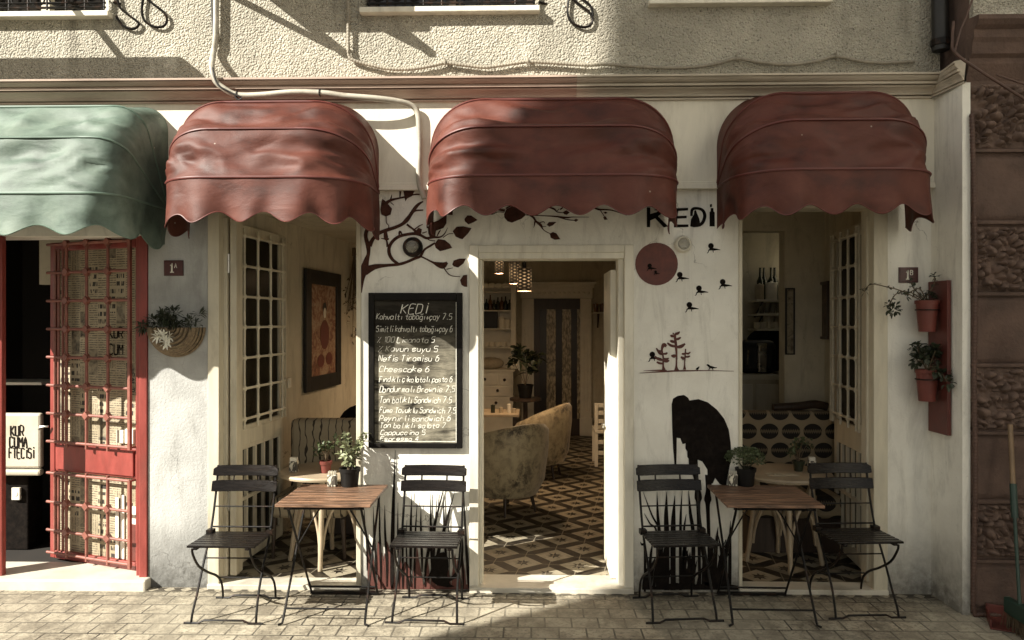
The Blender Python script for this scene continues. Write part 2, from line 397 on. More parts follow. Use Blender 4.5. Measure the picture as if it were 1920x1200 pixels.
def newsprint():
    t = NT('newsprint')
    x, y, z = t.sep()
    cx = t.M('MULTIPLY', x, 11.5); cz = t.M('ADD', t.M('MULTIPLY', z, 5.2), t.M('MULTIPLY', t.M('FLOOR', cx), .37))
    cell = t.n('ShaderNodeCombineXYZ'); t.L(t.M('FLOOR', cx), cell.inputs[0]); t.L(t.M('FLOOR', cz), cell.inputs[2])
    w = t.n('ShaderNodeTexWhiteNoise', noise_dimensions='3D'); t.L(cell.outputs[0], w.inputs['Vector']); rv = w.outputs[0]
    brk = t.ramp(t.noise(60, 3, .6, t.mapv((.8,1,2.2))), [(.38, 0), (.5, 1)])
    lines = t.M('MULTIPLY', t.M('GREATER_THAN', t.M('FRACT', t.M('MULTIPLY', z, 62.)), .5), brk)
    cols = t.M('MULTIPLY', t.M('GREATER_THAN', t.M('FRACT', t.M('MULTIPLY', x, 62.)), .5), brk)
    ink = t.mix(t.M('GREATER_THAN', rv, .62), t.M('MULTIPLY', lines, .75), t.M('MULTIPLY', cols, .75))
    photo = t.ramp(t.noise(16, 6, .72, None, .3), [(.36, 1), (.6, .25)])
    ink = t.mix(t.M('GREATER_THAN', rv, .82), ink, photo)
    head = t.M('MULTIPLY', t.M('GREATER_THAN', t.M('FRACT', t.M('MULTIPLY', z, 19.)), .42), t.ramp(t.noise(75, 1, .4, t.mapv((1,1,.12))), [(.47, 0), (.5, 1)]))
    ink = t.mix(t.M('LESS_THAN', rv, .16), ink, head)
    gut = t.M('MAXIMUM', t.M('LESS_THAN', t.M('FRACT', cx), .07), t.M('LESS_THAN', t.M('FRACT', cz), .04))
    ink = t.mix(gut, ink, 0.0)
    age = t.noise(2.5, 5, .6)
    cc = t.mix(ink, t.ramp(age, [(.3, (.26,.21,.13)), (.7, (.50,.43,.30))]), (.03,.024,.018))
    t.col(cc).rough(.7); MAT['newsprint'] = t.m
newsprint()
def circles(name):
    t = NT(name); x, y, z = t.sep()
    P = .175
    u = t.M('DIVIDE', x, P); v = t.M('DIVIDE', z, P*.88); row = t.M('FLOOR', v)
    u = t.M('ADD', u, t.M('MULTIPLY', t.M('MODULO', t.M('ADD', row, 100), 2), .5))
    a = t.M('SUBTRACT', t.M('FRACT', t.M('ADD', u, 100)), .5); b = t.M('SUBTRACT', t.M('FRACT', t.M('ADD', v, 100)), .5)
    r = t.M('SQRT', t.M('ADD', t.M('MULTIPLY', a, a), t.M('MULTIPLY', t.M('MULTIPLY', b, b), 1.1)))
    disc = t.M('LESS_THAN', r, .43)
    zz = t.M('ADD', b, t.M('MULTIPLY', t.M('PINGPONG', t.M('MULTIPLY', x, 55.), .5), .22))
    band = t.M('MULTIPLY', t.M('GREATER_THAN', zz, -.02), t.M('LESS_THAN', zz, .13))
    cc = t.mix(disc, (.34,.27,.17), (.02,.016,.012)); cc = t.mix(t.M('MULTIPLY', disc, t.M('MULTIPLY', band, .85)), cc, (.20,.155,.095))
    t.col(cc).rough(.85); t.bump(t.noise(160, 3, .5), .3, .003); MAT[name] = t.m
circles('circle_fabric')
def lined(name):
    t = NT(name); x, y, z = t.sep()
    u = t.M('ADD', t.M('MULTIPLY', x, 17.), t.M('MULTIPLY', t.noise(5, 2, .5, t.mapv((2.5, 1, 1.4))), 1.6))
    l = t.M('LESS_THAN', t.M('ABSOLUTE', t.M('SUBTRACT', t.M('FRACT', u), .5)), .08)
    t.col(t.mix(l, (.30,.25,.17), (.03,.022,.015))).rough(.85); t.bump(t.noise(160, 3, .5), .3, .003); MAT[name] = t.m
lined('lined_fabric')
def velvet():
    t = NT('velvet'); a = t.noise(17, 8, .72, t.mapv((1,1,.8)), .4); b = t.noise(2.8, 4, .6)
    t.col(t.mix(t.M('MULTIPLY', t.ramp(a, [(.44, 0), (.60, 1)]), t.ramp(b, [(.36, .15), (.60, 1)])), (.44,.36,.22), (.055,.038,.022))).rough(.55)
    t.b.inputs['Sheen Weight'].default_value = .4; t.bump(a, .25, .01); MAT['velvet'] = t.m
velvet()
def painting(name, kind):
    t = NT(name); v = t.voro(11, t.mapv((1,1,.7)), 'F1'); n = t.noise(9, 6, .7, None, 1.5)
    if kind == 0: cc = t.ramp(n, [(.3, (.05,.022,.014)), (.46, (.26,.11,.06)), (.58, (.46,.34,.22)), (.7, (.12,.05,.03))])
    elif kind == 1: cc = t.ramp(n, [(.35, (.10,.075,.045)), (.55, (.34,.29,.20)), (.7, (.06,.045,.03))])
    else: cc = t.ramp(n, [(.35, (.03,.02,.012)), (.55, (.10,.07,.045)), (.7, (.22,.17,.11))])
    t.col(cc).rough(.5); MAT[name] = t.m
painting('canvas_warm', 0); painting('canvas_sepia', 1); painting('canvas_dark', 2)
def glass(name, c=(.05,.05,.045), a=.25, rg_=.06, sp_=.6):
    t = NT(name); t.col(c).rough(rg_); t.b.inputs['Alpha'].default_value = a; t.b.inputs['Specular IOR Level'].default_value = sp_
    MAT[name] = t.m
glass('glass', (.022,.019,.012), .86, .2, .12); glass('lamp_glass', (.4,.38,.32), .5)
t = NT('pane_dark'); t.col((.012,.011,.010)).rough(.12); MAT['pane_dark'] = t.m
def ribbed_glass():
    t = NT('ribbed_glass'); x, y, z = t.sep()
    k = t.M('MAXIMUM', t.M('LESS_THAN', t.M('ABSOLUTE', t.M('SUBTRACT', x, -.085)), .068), t.M('LESS_THAN', t.M('ABSOLUTE', t.M('SUBTRACT', x, .15)), .068)); k = t.M('MAXIMUM', k, t.M('GREATER_THAN', x, .31))  # pale strips paint in the stripes of light on the glass
    ch = t.noise(46, 4, .6, t.mapv((1,1,.35)))
    f = t.M('MULTIPLY', t.M('MULTIPLY', k, t.ramp(ch, [(.4, .25), (.62, 1)])), 1)
    t.col(t.mix(f, (.018,.012,.008), (.55,.47,.31))).rough(.3); t.bump(ch, .5, .01); MAT['ribbed_glass'] = t.m
ribbed_glass()
def holder(name):
    t = NT(name); n = t.noise(55, 2, .5, t.mapv((1,1,.35)), 1.4)
    t.col(t.ramp(n, [(.46, (.66,.62,.50)), (.53, (.07,.06,.045))])).rough(.5); MAT[name] = t.m
holder('patterned_tin')
def lampshade():
    t = NT('lampshade'); x, y, z = t.sep()
    th = t.M('ARCTAN2', y, x)
    u = t.M('ADD', t.M('MULTIPLY', th, 5.1), t.M('MULTIPLY', z, 190.)); v = t.M('SUBTRACT', t.M('MULTIPLY', th, 5.1), t.M('MULTIPLY', z, 190.))
    hole = t.M('MULTIPLY', t.M('GREATER_THAN', t.M('SINE', u), .05), t.M('GREATER_THAN', t.M('SINE', v), .05))
    t.col((.06,.04,.025)).rough(.6)
    d = t.M('SUBTRACT', 1, t.M('MULTIPLY', t.M('ABSOLUTE', t.M('SUBTRACT', z, .12)), 8.)); d = t.M('MAXIMUM', d, .05)
    t.b.inputs['Emission Color'].default_value = (1, .62, .30, 1); t.L(t.M('MULTIPLY', t.M('MULTIPLY', hole, d), .32), t.b.inputs['Emission Strength']); MAT['lampshade'] = t.m
lampshade()
SUN, SKY, EXPO, LAMP = 5.0, .052, 1.35, 15.0
# ------------------------------------------------------------------ THE SETTING
XW = lambda px: W(px, 800).x
ZW = lambda py, px=960: W(px, py).z
def structure(name, mb, m, **k):
    o = mb.build(name, MAT[m], None, **k); o['kind'] = 'structure'; return o
mb = MB(); mb.add([(-150,-150,0),(150,-150,0),(150,0.02,0),(-150,0.02,0)], [(0,1,2,3)])
structure('pavement', mb, 'pavers', origin=(0,0,0), recalc=False)
mb = MB(); mb.add([(-150,8.2,-.01),(150,8.2,-.01),(150,150,-.01),(-150,150,-.01)], [(0,1,2,3)])
structure('ground', mb, 'opposite_wall', origin=(0,0,0), recalc=False)
mb = MB(); mb.box((-2.20,.12,-.05),(3.3,8.2,.03))
structure('interior_floor', mb, 'cement_tiles', origin=(-.297,.322,0))
FB = W(1790,1145,-.34)
mb = MB(); mb.add([(XW(282),-.078,.004),(2.70,-.078,.004),(2.70,-.002,.004),(XW(282),-.002,.004)], [(0,1,2,3)])
structure('mosaic_border', mb, 'mosaic', origin=(0,-.04,0), recalc=False)
mb = MB(); mb.add([(-.34,-.078,.004),(.0,-.078,.004),(.0,-.002,.004),(-.34,-.002,.004)], [(0,1,2,3)])
o = structure('mosaic_border', mb, 'mosaic', origin=(0,-.04,0), recalc=False); o.location = (2.72,0,0); o.rotation_euler = (0,0,PI/2)

# ---------------------------------------------------------------- cafe building
B = thing('cafe_building', 'cream plastered cafe with an open doorway between two tall open windows', 'building', (0,0,0))
T = .26                                   # wall thickness
ZB = ZW(352)                              # underside of the fascia band
ZC0, ZC1 = W(960,189,-.055).z, W(960,142,-.155).z               # cornice
x_shop, x_p1, x_w1a, x_w1b, x_da, x_db, x_w2a, x_w2b, x_end = [XW(p) for p in (276, 278, 391, 677, 881, 1187, 1385, 1663, 1746)]
ZL = ZW(378)                              # lintel of windows (behind the awnings)
ZD = ZW(461)                              # top of door casing
m = MB(); m.box((x_p1,0,0),(x_w1a,T,ZB)); m.build('pier', MAT['plaster_grey'], B)
m = MB()
m.box((x_w1b,0,0),(x_da,T,ZB)); m.box((x_db,0,0),(x_w2a,T,ZB)); m.box((x_w2b,0,0),(x_end+.05,T,ZB))
m.box((x_da,0,ZD),(x_db,T,ZB)); m.box((x_w1a,0,ZL),(x_w1b,T,ZB)); m.box((x_w2a,0,ZL),(x_w2b,T,ZB))
m.box((-4.6,0,ZW(440)),(x_p1,T,ZB))
m.build('facade_wall', MAT['plaster'], B)
m = MB(); m.box((-4.6,-.035,ZB),(x_end+.01,T,ZC0)); m.build('fascia_band', MAT['fascia'], B)
m = MB(); m.box((XW(330),-.06,ZB-.022),(x_end-.002,-.0345,ZB+.012)); m.box((XW(330),-.048,ZB+.012),(x_end-.002,-.035,ZB+.028)); m.build('bead_moulding', MAT['fascia'], B, bevel=.004)
# cornice: stepped profile extruded along the wall, sunlit brown and shaded cream tones painted in
def prof_run(mb, prof, xa, xb):
    mb.prism([(xa, y, z) for y, z in prof], (xb-xa, 0, 0))
h = ZC1-ZC0
pf = [(0,.055),(.08,.055),(.085,.030),(.13,.030),(.135,.068),(.22,.072),(.30,.082),(.38,.098),(.43,.112),(.47,.116),(.475,.098),(.53,.098),(.535,.128),(.63,.130),(.635,.118),(.68,.118),(.70,.134),(.78,.148),(.86,.158),(.865,.150),(.90,.150),(.905,.166),(1.0,.166)]
prof = [(-.0341,ZC0)]+[(-y, ZC0+h*f) for f, y in pf]+[(-.0341,ZC1+.015)]
xs = XW(1085)-.02
m = MB(); prof_run(m, prof, -4.6, xs); m.build('cornice', MAT['cornice_lit_brown'], B)
m = MB(); prof_run(m, prof, xs+.001, x_end-.03)
# mitred return running forward along the side of the brown house
def retp(y, z): return [(x_end-.03, y, z)]
xr = x_end-.03
P2 = [(-(y+.034), z) for y, z in prof]     # outset -> leftwards from the side face
vs = []; n = len(prof)
for (y, z) in prof: vs.append((xr, y, z))
for (y, z) in prof: vs.append((x_end+.02+(y+.034)*0.55, -.36, z))
m.add(vs, [(i, (i+1) % n, (i+1) % n+n, i+n) for i in range(n)]+[tuple(range(n)), tuple(range(2*n-1, n-1, -1))])
m.build('cornice', MAT['cornice_shaded_cream'], B, label='shaded end of the cornice, its tone painted in as cream')
# upper storey with three window openings
ZT = 5.2
wins = [(XW(-60), XW(214), ZW(33,100)), (XW(678), XW(1012), ZW(24,845)), (XW(1214), XW(1553), ZW(8,1380))]
m = MB(); m.box((-4.6,-.012,ZC1-.03),(x_end+.05,T,wins[0][2]-.02))
edges = [-4.6]
for a, b, z in wins: edges += [a+.03, b-.03]
edges.append(x_end+.05)
for i in range(0, len(edges), 2): m.box((edges[i],-.012,wins[0][2]-.02),(edges[i+1],T,ZT))
for a, b, z in wins: 
    if z-.02 > wins[0][2]-.02+.001: m.box((a+.03,-.012,wins[0][2]-.02),(b-.03,T,z-.02))
m.build('upper_wall', MAT['stucco'], B)
for i, (a, b, z) in enumerate(wins):
    w = MB().box((a+.03,.10,z+.0),(b-.03,.13,ZT)).build('window', MAT['pane_dark'], B)
    s = MB(); s.box((a,-.075,z-.02),(b,.10,z+.016)).build('sill', MAT['cream_pale'], w, bevel=.005)
    s = MB()
    s.box((a+.031,.045,z+.017),(b-.031,.099,z+.062)); s.box((a+.031,.045,z+.062),(a+.09,.099,ZT)); s.box((b-.09,.045,z+.062),(b-.031,.099,ZT)); s.box(((a+b)/2-.03,.045,z+.062),((a+b)/2+.03,.099,ZT))
    s.build('frame', MAT['dark_wood'] if i == 1 else MAT['cream'], w)
# side return of the wall that runs forward to the brown house
m = MB(); m.prism([(x_end,.0,0),(x_end,-.005,0),(x_end+.012,-.335,0),(x_end+.06,-.335,0),(x_end+.06,.0,0)], (0,0,ZC0+.01)); m.build('side_wall', MAT['plaster'], B)
# door casing + threshold
cw = .058
m = MB()
m.box((x_da-.002,-.018,.0),(x_da+cw,T-.04,ZD+.004)); m.box((x_db-cw,-.018,0),(x_db+.002,T-.04,ZD+.004)); m.box((x_da+cw,-.018,ZD-.045),(x_db-cw,T-.04,ZD+.004))
m.box((x_da+cw,-.006,ZD-.085),(x_db-cw,T-.06,ZD-.045))
m.box((x_db-cw-.035,.03,.02),(x_db-cw,T-.06,ZD-.085)); m.box((x_da+cw,.03,.02),(x_da+cw+.022,T-.06,ZD-.085))
m.build('door_frame', MAT['cream_pale'], B, bevel=.004)
m = MB(); m.box((x_da+.0,-.05,-.05),(x_db,.22,.036)); m.build('doorstep', MAT['marble'], B, bevel=.006)
m = MB(); m.box((x_db-cw-.075,.14,.04),(x_db-cw-.037,.62,ZD-.15)); db = m.build('door', MAT['white_paint'], B, bevel=.003)
m = MB(); m.tube([(x_db-cw-.095,.54,1.02),(x_db-cw-.095,.44,1.02)], .009); m.tube([(x_db-cw-.075,.55,1.02),(x_db-cw-.1,.55,1.02)], .011); m.build('handle', MAT['steel'], db, smooth=40)

# window casings, thresholds, folded leaves
def casing(xa, xb, left_folds):
    m = MB(); c = .045
    if left_folds:
        m.box((xa-.001,-.012,0.02),(xa+.075,.18,ZL+.003)); m.box((xb-.03,-.012,.02),(xb+.001,.18,ZL+.003)); m.box((xa+.075,-.012,ZL-.05),(xb-.03,.18,ZL+.003))
    else:
        m.box((xa-.001,-.012,0.02),(xa+.022,.18,ZL+.003)); m.box((xb-.09,-.012,.02),(xb+.001,.18,ZL+.003)); m.box((xa+.022,-.012,ZL-.05),(xb-.09,.18,ZL+.003))
    f = m.build('window_frame', MAT['cream'], B, bevel=.004)
    s = MB(); s.box((xa,-.03,-.05),(xb,.13,.034)); s.build('window_step', MAT['marble'], B, bevel=.006)
    return f
casing(x_w1a, x_w1b, True); casing(x_w2a, x_w2b, False)

def leaf(name, hx, hy, dx, w, side, gm, fm, z0=.06, z1=2.46, rows_up=7, cols=4, zmid=(.86,1.03), barz=None):
    """an open casement: local x along the leaf, thickness in local y"""
    ang = math.atan2(1, dx)
    root = MB()
    st = .065; t = .04
    root.box((0,0,z0),(st,t,z1)); root.box((w-st,0,z0),(w,t,z1)); root.box((st,0,z1-.08),(w-st,t,z1)); root.box((st,0,z0),(w-st,t,z0+.10))
    root.box((st,0,zmid[0]),(w-st,t,zmid[1]))
    root.box((st,.004,zmid[0]+.03),(w-st,-.006,zmid[1]-.03))
    fr = root.build(name, MAT[fm], B, bevel=.004)
    fr.location = (hx, hy, 0); fr.rotation_euler = (0,0,ang)
    g = MB(); g.box((st,t/2-.003,zmid[1]),(w-st,t/2+.003,z1-.08)); g.box((st,t/2-.003,z0+.10),(w-st,t/2+.003,zmid[0])); g.build('glass', MAT['glass'], fr)
    gr = MB()
    yo = side*.035 + (0 if side < 0 else t)
    za, zb = zmid[1]+.005, z1-.03
    xs_ = [st+.03+(w-2*st-.06)*i/(cols-1) for i in range(cols)]
    zs_ = [za+.05+(zb-za-.10)*i/(rows_up-1) for i in range(rows_up)]
    for x in xs_: gr.tube([(x,yo,za-.02),(x,yo,zb)], .0095, 6)
    for z in zs_:
        gr.tube([(st-.03,yo,z),(w-st+.03,yo,z)], .0095, 6)
        for x in xs_: gr.lathe([(.010,-.02),(.016,-.013),(.018,0),(.016,.013),(.010,.02)], (x,yo,z), 8)
    gr.box((st-.035,yo-.008,za-.02),(st-.02,yo+.008,zb)); gr.box((w-st+.02,yo-.008,za-.02),(w-st+.035,yo+.008,zb))
    for z in (za+.02, zb-.02):
        for x in (st-.028, w-st+.028): gr.box((x-.01,min(yo,t/2),z-.01),(x+.01,max(yo,t/2),z+.01))
    gr.build('grille', MAT[gm], fr, smooth=50)
    lo = MB()
    for x in [st+(w-2*st)*k/5 for k in range(1,5)]: lo.box((x-.012,-.004,z0+.10),(x+.012,t+.004,zmid[0]))
    lo.box((st,-.003,z0+.44),(w-st,t+.003,z0+.465))
    lo.build('glazing_bar', MAT[fm], fr)
    return fr
pL = W(440, 800, .20)
leaf('casement', pL.x-.01, .20, .079, .85, -1, 'grille_cream', 'cream')
pR = W(1622, 800, .20)
leaf('casement', pR.x+.05, .20, .094, .72, 1, 'grille_cream', 'cream')
# the folded outer leaves seen edge-on at each jamb
for px0, px1, sgn in ((419,446,1),(1620,1648,-1)):
    a = W(px0,800,.10); b = W(px1,800,.10)
    m = MB(); m.box((a.x,.06,.06),(a.x+(b.x-a.x)*.42,.10,2.47)); m.box((a.x+(b.x-a.x)*.55,.075,.06),(b.x,.19,2.47))
    f = m.build('folded_leaf', MAT['cream'], B, bevel=.004)
    for z in (.5, 2.1):
        h_ = MB(); h_.tube([(a.x+(b.x-a.x)*.48,.07,z),(a.x+(b.x-a.x)*.48,.07,z+.13)], .009); h_.build('hinge', MAT['steel'], f, smooth=40)

# interior shell
ZCE = 2.98
wl = lambda y: -2.15+.08*y
m = MB()
m.prism([(wl(T),T,0),(wl(8),8,0),(wl(8)-.1,8,0),(wl(T)-.12,T,0)], (0,0,ZCE))                     # left
m.prism([(2.39,T,0),(2.60,1.8,0),(2.72,1.8,0),(2.72,T,0)], (0,0,ZCE))                            # right
zk = W(1440,433,1.8).z; xk = W(1471,600,1.8).x
m.box((xk,1.8,0),(2.72,1.95,ZCE)); m.box((1.32,1.8,zk),(xk,1.95,ZCE)); m.box((1.32,1.8,0),(1.42,1.95,zk))
m.box((1.32,1.95,0),(1.42,6.6,ZCE)); m.box((-1.7,6.6,0),(1.42,6.75,ZCE))                          # centre room
m.box((1.42,4.1,0),(3.3,4.25,ZCE)); m.box((3.2,1.95,0),(3.3,4.1,ZCE)); m.box((2.72,1.85,0),(3.3,1.95,ZCE))
m.build('interior_wall', MAT['plaster_in'], B)
m = MB(); m.box((-2.2,T,ZCE),(3.3,3.0,ZCE+.1)); m.box((-2.2,3.55,ZCE),(3.3,8.2,ZCE+.1)); m.box((-2.2,3.0,ZCE),(2.15,3.55,ZCE+.1)); m.box((2.75,3.0,ZCE),(3.3,3.55,ZCE+.1)); m.build('ceiling', MAT['plaster_in'], B)  # opening over the kitchen is added, unseen, to let light onto the shelves
m = MB(); m.prism([(wl(T)+.002,T+.001,2.60),(wl(5)+.002,5,2.60),(-1.25,5,2.60),(-1.25,T+.001,2.60)], (0,0,.36)); m.build('ceiling_beam', MAT['plaster_in'], B)
# neighbouring little shop at the far left
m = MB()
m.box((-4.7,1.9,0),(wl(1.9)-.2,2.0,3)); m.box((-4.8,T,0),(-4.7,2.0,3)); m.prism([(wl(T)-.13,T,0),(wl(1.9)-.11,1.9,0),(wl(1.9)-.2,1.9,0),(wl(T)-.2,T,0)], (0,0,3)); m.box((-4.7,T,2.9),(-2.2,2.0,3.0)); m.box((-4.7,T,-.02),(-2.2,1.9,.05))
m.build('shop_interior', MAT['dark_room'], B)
m = MB(); m.box((XW(20)-.2,.6,2.05),(XW(95)-.15,.66,2.5)); m.build('bulkhead', MAT['plaster_in'], B)
m = MB(); m.box((-4.6,-.075,-.05),(XW(283),.30,W(200,1088,-.075).z)); m.build('doorstep', MAT['marble'], B, bevel=.012, label='worn stone step of the small shop')
# jambs of the red shop door
m = MB(); m.box((XW(252),.02,.06),(x_p1+.001,.14,ZW(440)))
m.box((XW(262),-.012,.06),(x_p1-.003,.02,ZW(440)))
m.build('shop_door_frame', MAT['red_paint'], B, bevel=.005)
m = MB(); m.box((W(-60,800,0).x,-.03,.06),(W(-4,800,0).x,.04,ZW(440))); m.box((W(-4,800,0).x+.0005,-.012,.06),(W(6,800,0).x,.03,ZW(440))); m.build('shop_door_frame', MAT['red_paint'], B, bevel=.005)
# the red leaf, swung slightly inwards
hp = W(264, 800, .09); ang = math.radians(20)
wd = .87
zt = 2.34; z0 = .075
m = MB(); t_ = .045
m.box((-.05,0,z0),(0,t_,zt)); m.box((-wd,0,z0),(-wd+.045,t_,zt)); m.box((-wd+.045,0,zt-.06),(-.05,t_,zt)); m.box((-wd+.045,0,z0),(-.05,t_,z0+.055))
zp0, zp1 = .70, .905
m.box((-wd+.045,.008,zp0),(-.05,t_-.005,zp1)); m.box((-wd+.06,-.006,zp0+.015),(-.065,.008,zp1-.015))
rd = m.build('shop_door', MAT['red_paint'], B, bevel=.005); rd.location = (hp.x, .09, 0); rd.rotation_euler = (0,0,-ang)
m = MB(); m.box((-wd+.045,.028,z0+.055),(-.05,.034,zp0)); m.box((-wd+.045,.028,zp1),(-.05,.034,zt-.06)); m.build('newspaper_lining', MAT['newsprint'], rd)
gm = MB(); xs_ = [-.055, -.251, -.452, -.648]; yo = -.045
for x in xs_[1:]: gm.tube([(x,yo,zp1-.02),(x,yo,zt)], .0105, 8); gm.tube([(x,yo,z0+.03),(x,yo,zp0+.02)], .0105, 8)
for x in (-.725,-.765,-.805): gm.tube([(x,-.012,zp1),(x,-.012,zt-.05)], .009, 6); gm.tube([(x,-.012,z0+.06),(x,-.012,zp0)], .009, 6)
zs_ = [zp1+.015+.2*i for i in range(8)]
for z in zs_+[z0+.055, .29, .49, zp0-.005]:
    gm.tube([(-.05,yo,z),(-wd+.03,yo,z)], .0105, 8)
    if z in (zs_[0], z0+.055, zp0-.005): continue
    for x in xs_[1:]: gm.obox((x,yo,z), (.042,.034,.042), Matrix.Rotation(PI/4, 3, 'Y'))
for z in (zp1+.015, zp0-.005): gm.tube([(-.05,yo,z),(-.05,.0,z)], .008, 6); gm.tube([(-wd+.03,yo,z),(-wd+.03,.0,z)], .008, 6)
gm.box((-.062,yo-.01,zp1+.0),(-.04,yo+.01,zt)); gm.box((-.062,yo-.01,z0+.03),(-.04,yo+.01,zp0))
gm.build('grille', MAT['grille_red'], rd, smooth=50)
m = MB(); m.tube([(-wd+.01,-.02,1.02),(-wd-.03,-.05,1.02),(-wd-.05,-.05,1.0)], .008, 6); m.build('handle', MAT['steel'], rd, smooth=50)

# ---------------------------------------------------------------- brown rusticated neighbour
N = thing('brown_stone_house', 'neighbouring house of brown rusticated stone blocks with a moulded string course', 'building', (0,0,0))
yN = -.34; xN = x_end+.055; xE = xN+2.2
ZN = lambda py: W(1850, py, yN).z
m = MB(); m.box((xN,yN+.03,0),(xE,.3,ZN(128))); m.box((xN+.03,yN+.06,ZN(128)),(xE,.3,5.2)); m.build('wall', MAT['stone_brown'], N)
def rough_block(pa, pb, name='block', rough=True):
    z1, z0_ = ZN(pa), ZN(pb); x0, x1 = xN+.012, xN+1.0
    def fn(u, v):
        x = x0+(x1-x0)*u; z = z0_+(z1-z0_)*v
        e = min(u*(x1-x0), v*(z1-z0_), (1-v)*(z1-z0_)); ed = min(1, max(0, e/.022))
        if rough:
            q = Vector((x*19, 3.3, z*21)); q += Vector((noise.noise(q*.6), 0, noise.noise(q*.6+Vector((7,1,2)))))*.45
            d = noise.voronoi(q)[0]
            dome = math.sqrt(max(0, 1-(d[0]*1.45)**2)); hgt = .055*min(dome, max(0, (d[1]-d[0])*2.4))+.004*noise.noise(q*2.5)
        else:
            hgt = .012+.006*noise.noise(Vector((x*4,1,z*4)))+.003*noise.noise(Vector((x*22,1,z*22)))
        return (x, yN+.03-.004-hgt*ed, z)
    m = MB(); m.grid(fn, 130 if rough else 40, int(130*(z1-z0_)/.95) if rough else 24)
    b = m.build(name, MAT['stone_rough' if rough else 'stone_brown'], N, smooth=60, recalc=False)
for a, b, r in ((156,276,1),(292,410,0),(424,546,1),(557,680,0),(690,806,1),(818,936,0),(946,1046,1),(1060,1143,0)): rough_block(a, b, rough=bool(r))
m = MB()
zc = [ZN(q) for q in (150,128,120,110,104,84,76,62,56,48,40)]
prof = list(zip((yN+.03,yN-.0,yN-.01,yN-.01,yN-.035,yN-.045,yN-.06,yN-.06,yN-.09,yN-.11,yN-.11), zc))
prof = [(yN+.031, zc[0])]+prof[1:]+[(yN+.031, zc[-1]+.02)]
prof_run(m, prof, xN-.01, xE); m.build('string_course', MAT['stone_brown'], N)
m = MB(); m.box((xN+.03,yN+.02,zc[-1]+.03),(xE,yN+.06,5.2)); m.build('upper_wall', MAT['stucco'], N)
for py in (282,417,551,685,812,941,1053):
    z = ZN(py)
    mm = MB(); mm.box((xN+.004,yN-.004,z-.012),(xE,yN+.03,z+.010)); mm.build('ledge', MAT['stone_brown'], N, bevel=.005)

# ---------------------------------------------------------------- the street opposite, outside the picture, that shades the right half
m = MB(); m.box((-14.5,-10,0),(-9.3,-16,17.6))
o = m.build('opposite_house', MAT['opposite_wall']); tag(o, 'tall plain house across the street whose shadow covers the right half', 'building')
for x0, x1, hh, lab in ((-44,-25.5,13,'plain house across the street, far left beyond the sunny gap'),):
    m = MB(); m.box((x0,-13.2,0),(x1,-19,hh))
    o = m.build('opposite_house', MAT['opposite_wall']); tag(o, lab, 'building')

m = MB(); m.box((5.5,-.7,0),(9,-9,8.5))  # unseen block put here to bounce sun onto the shaded right wall
o = m.build('side_house', MAT['white_house']); tag(o, 'white sunlit house added out of view past the brown stone house to bounce light', 'building')
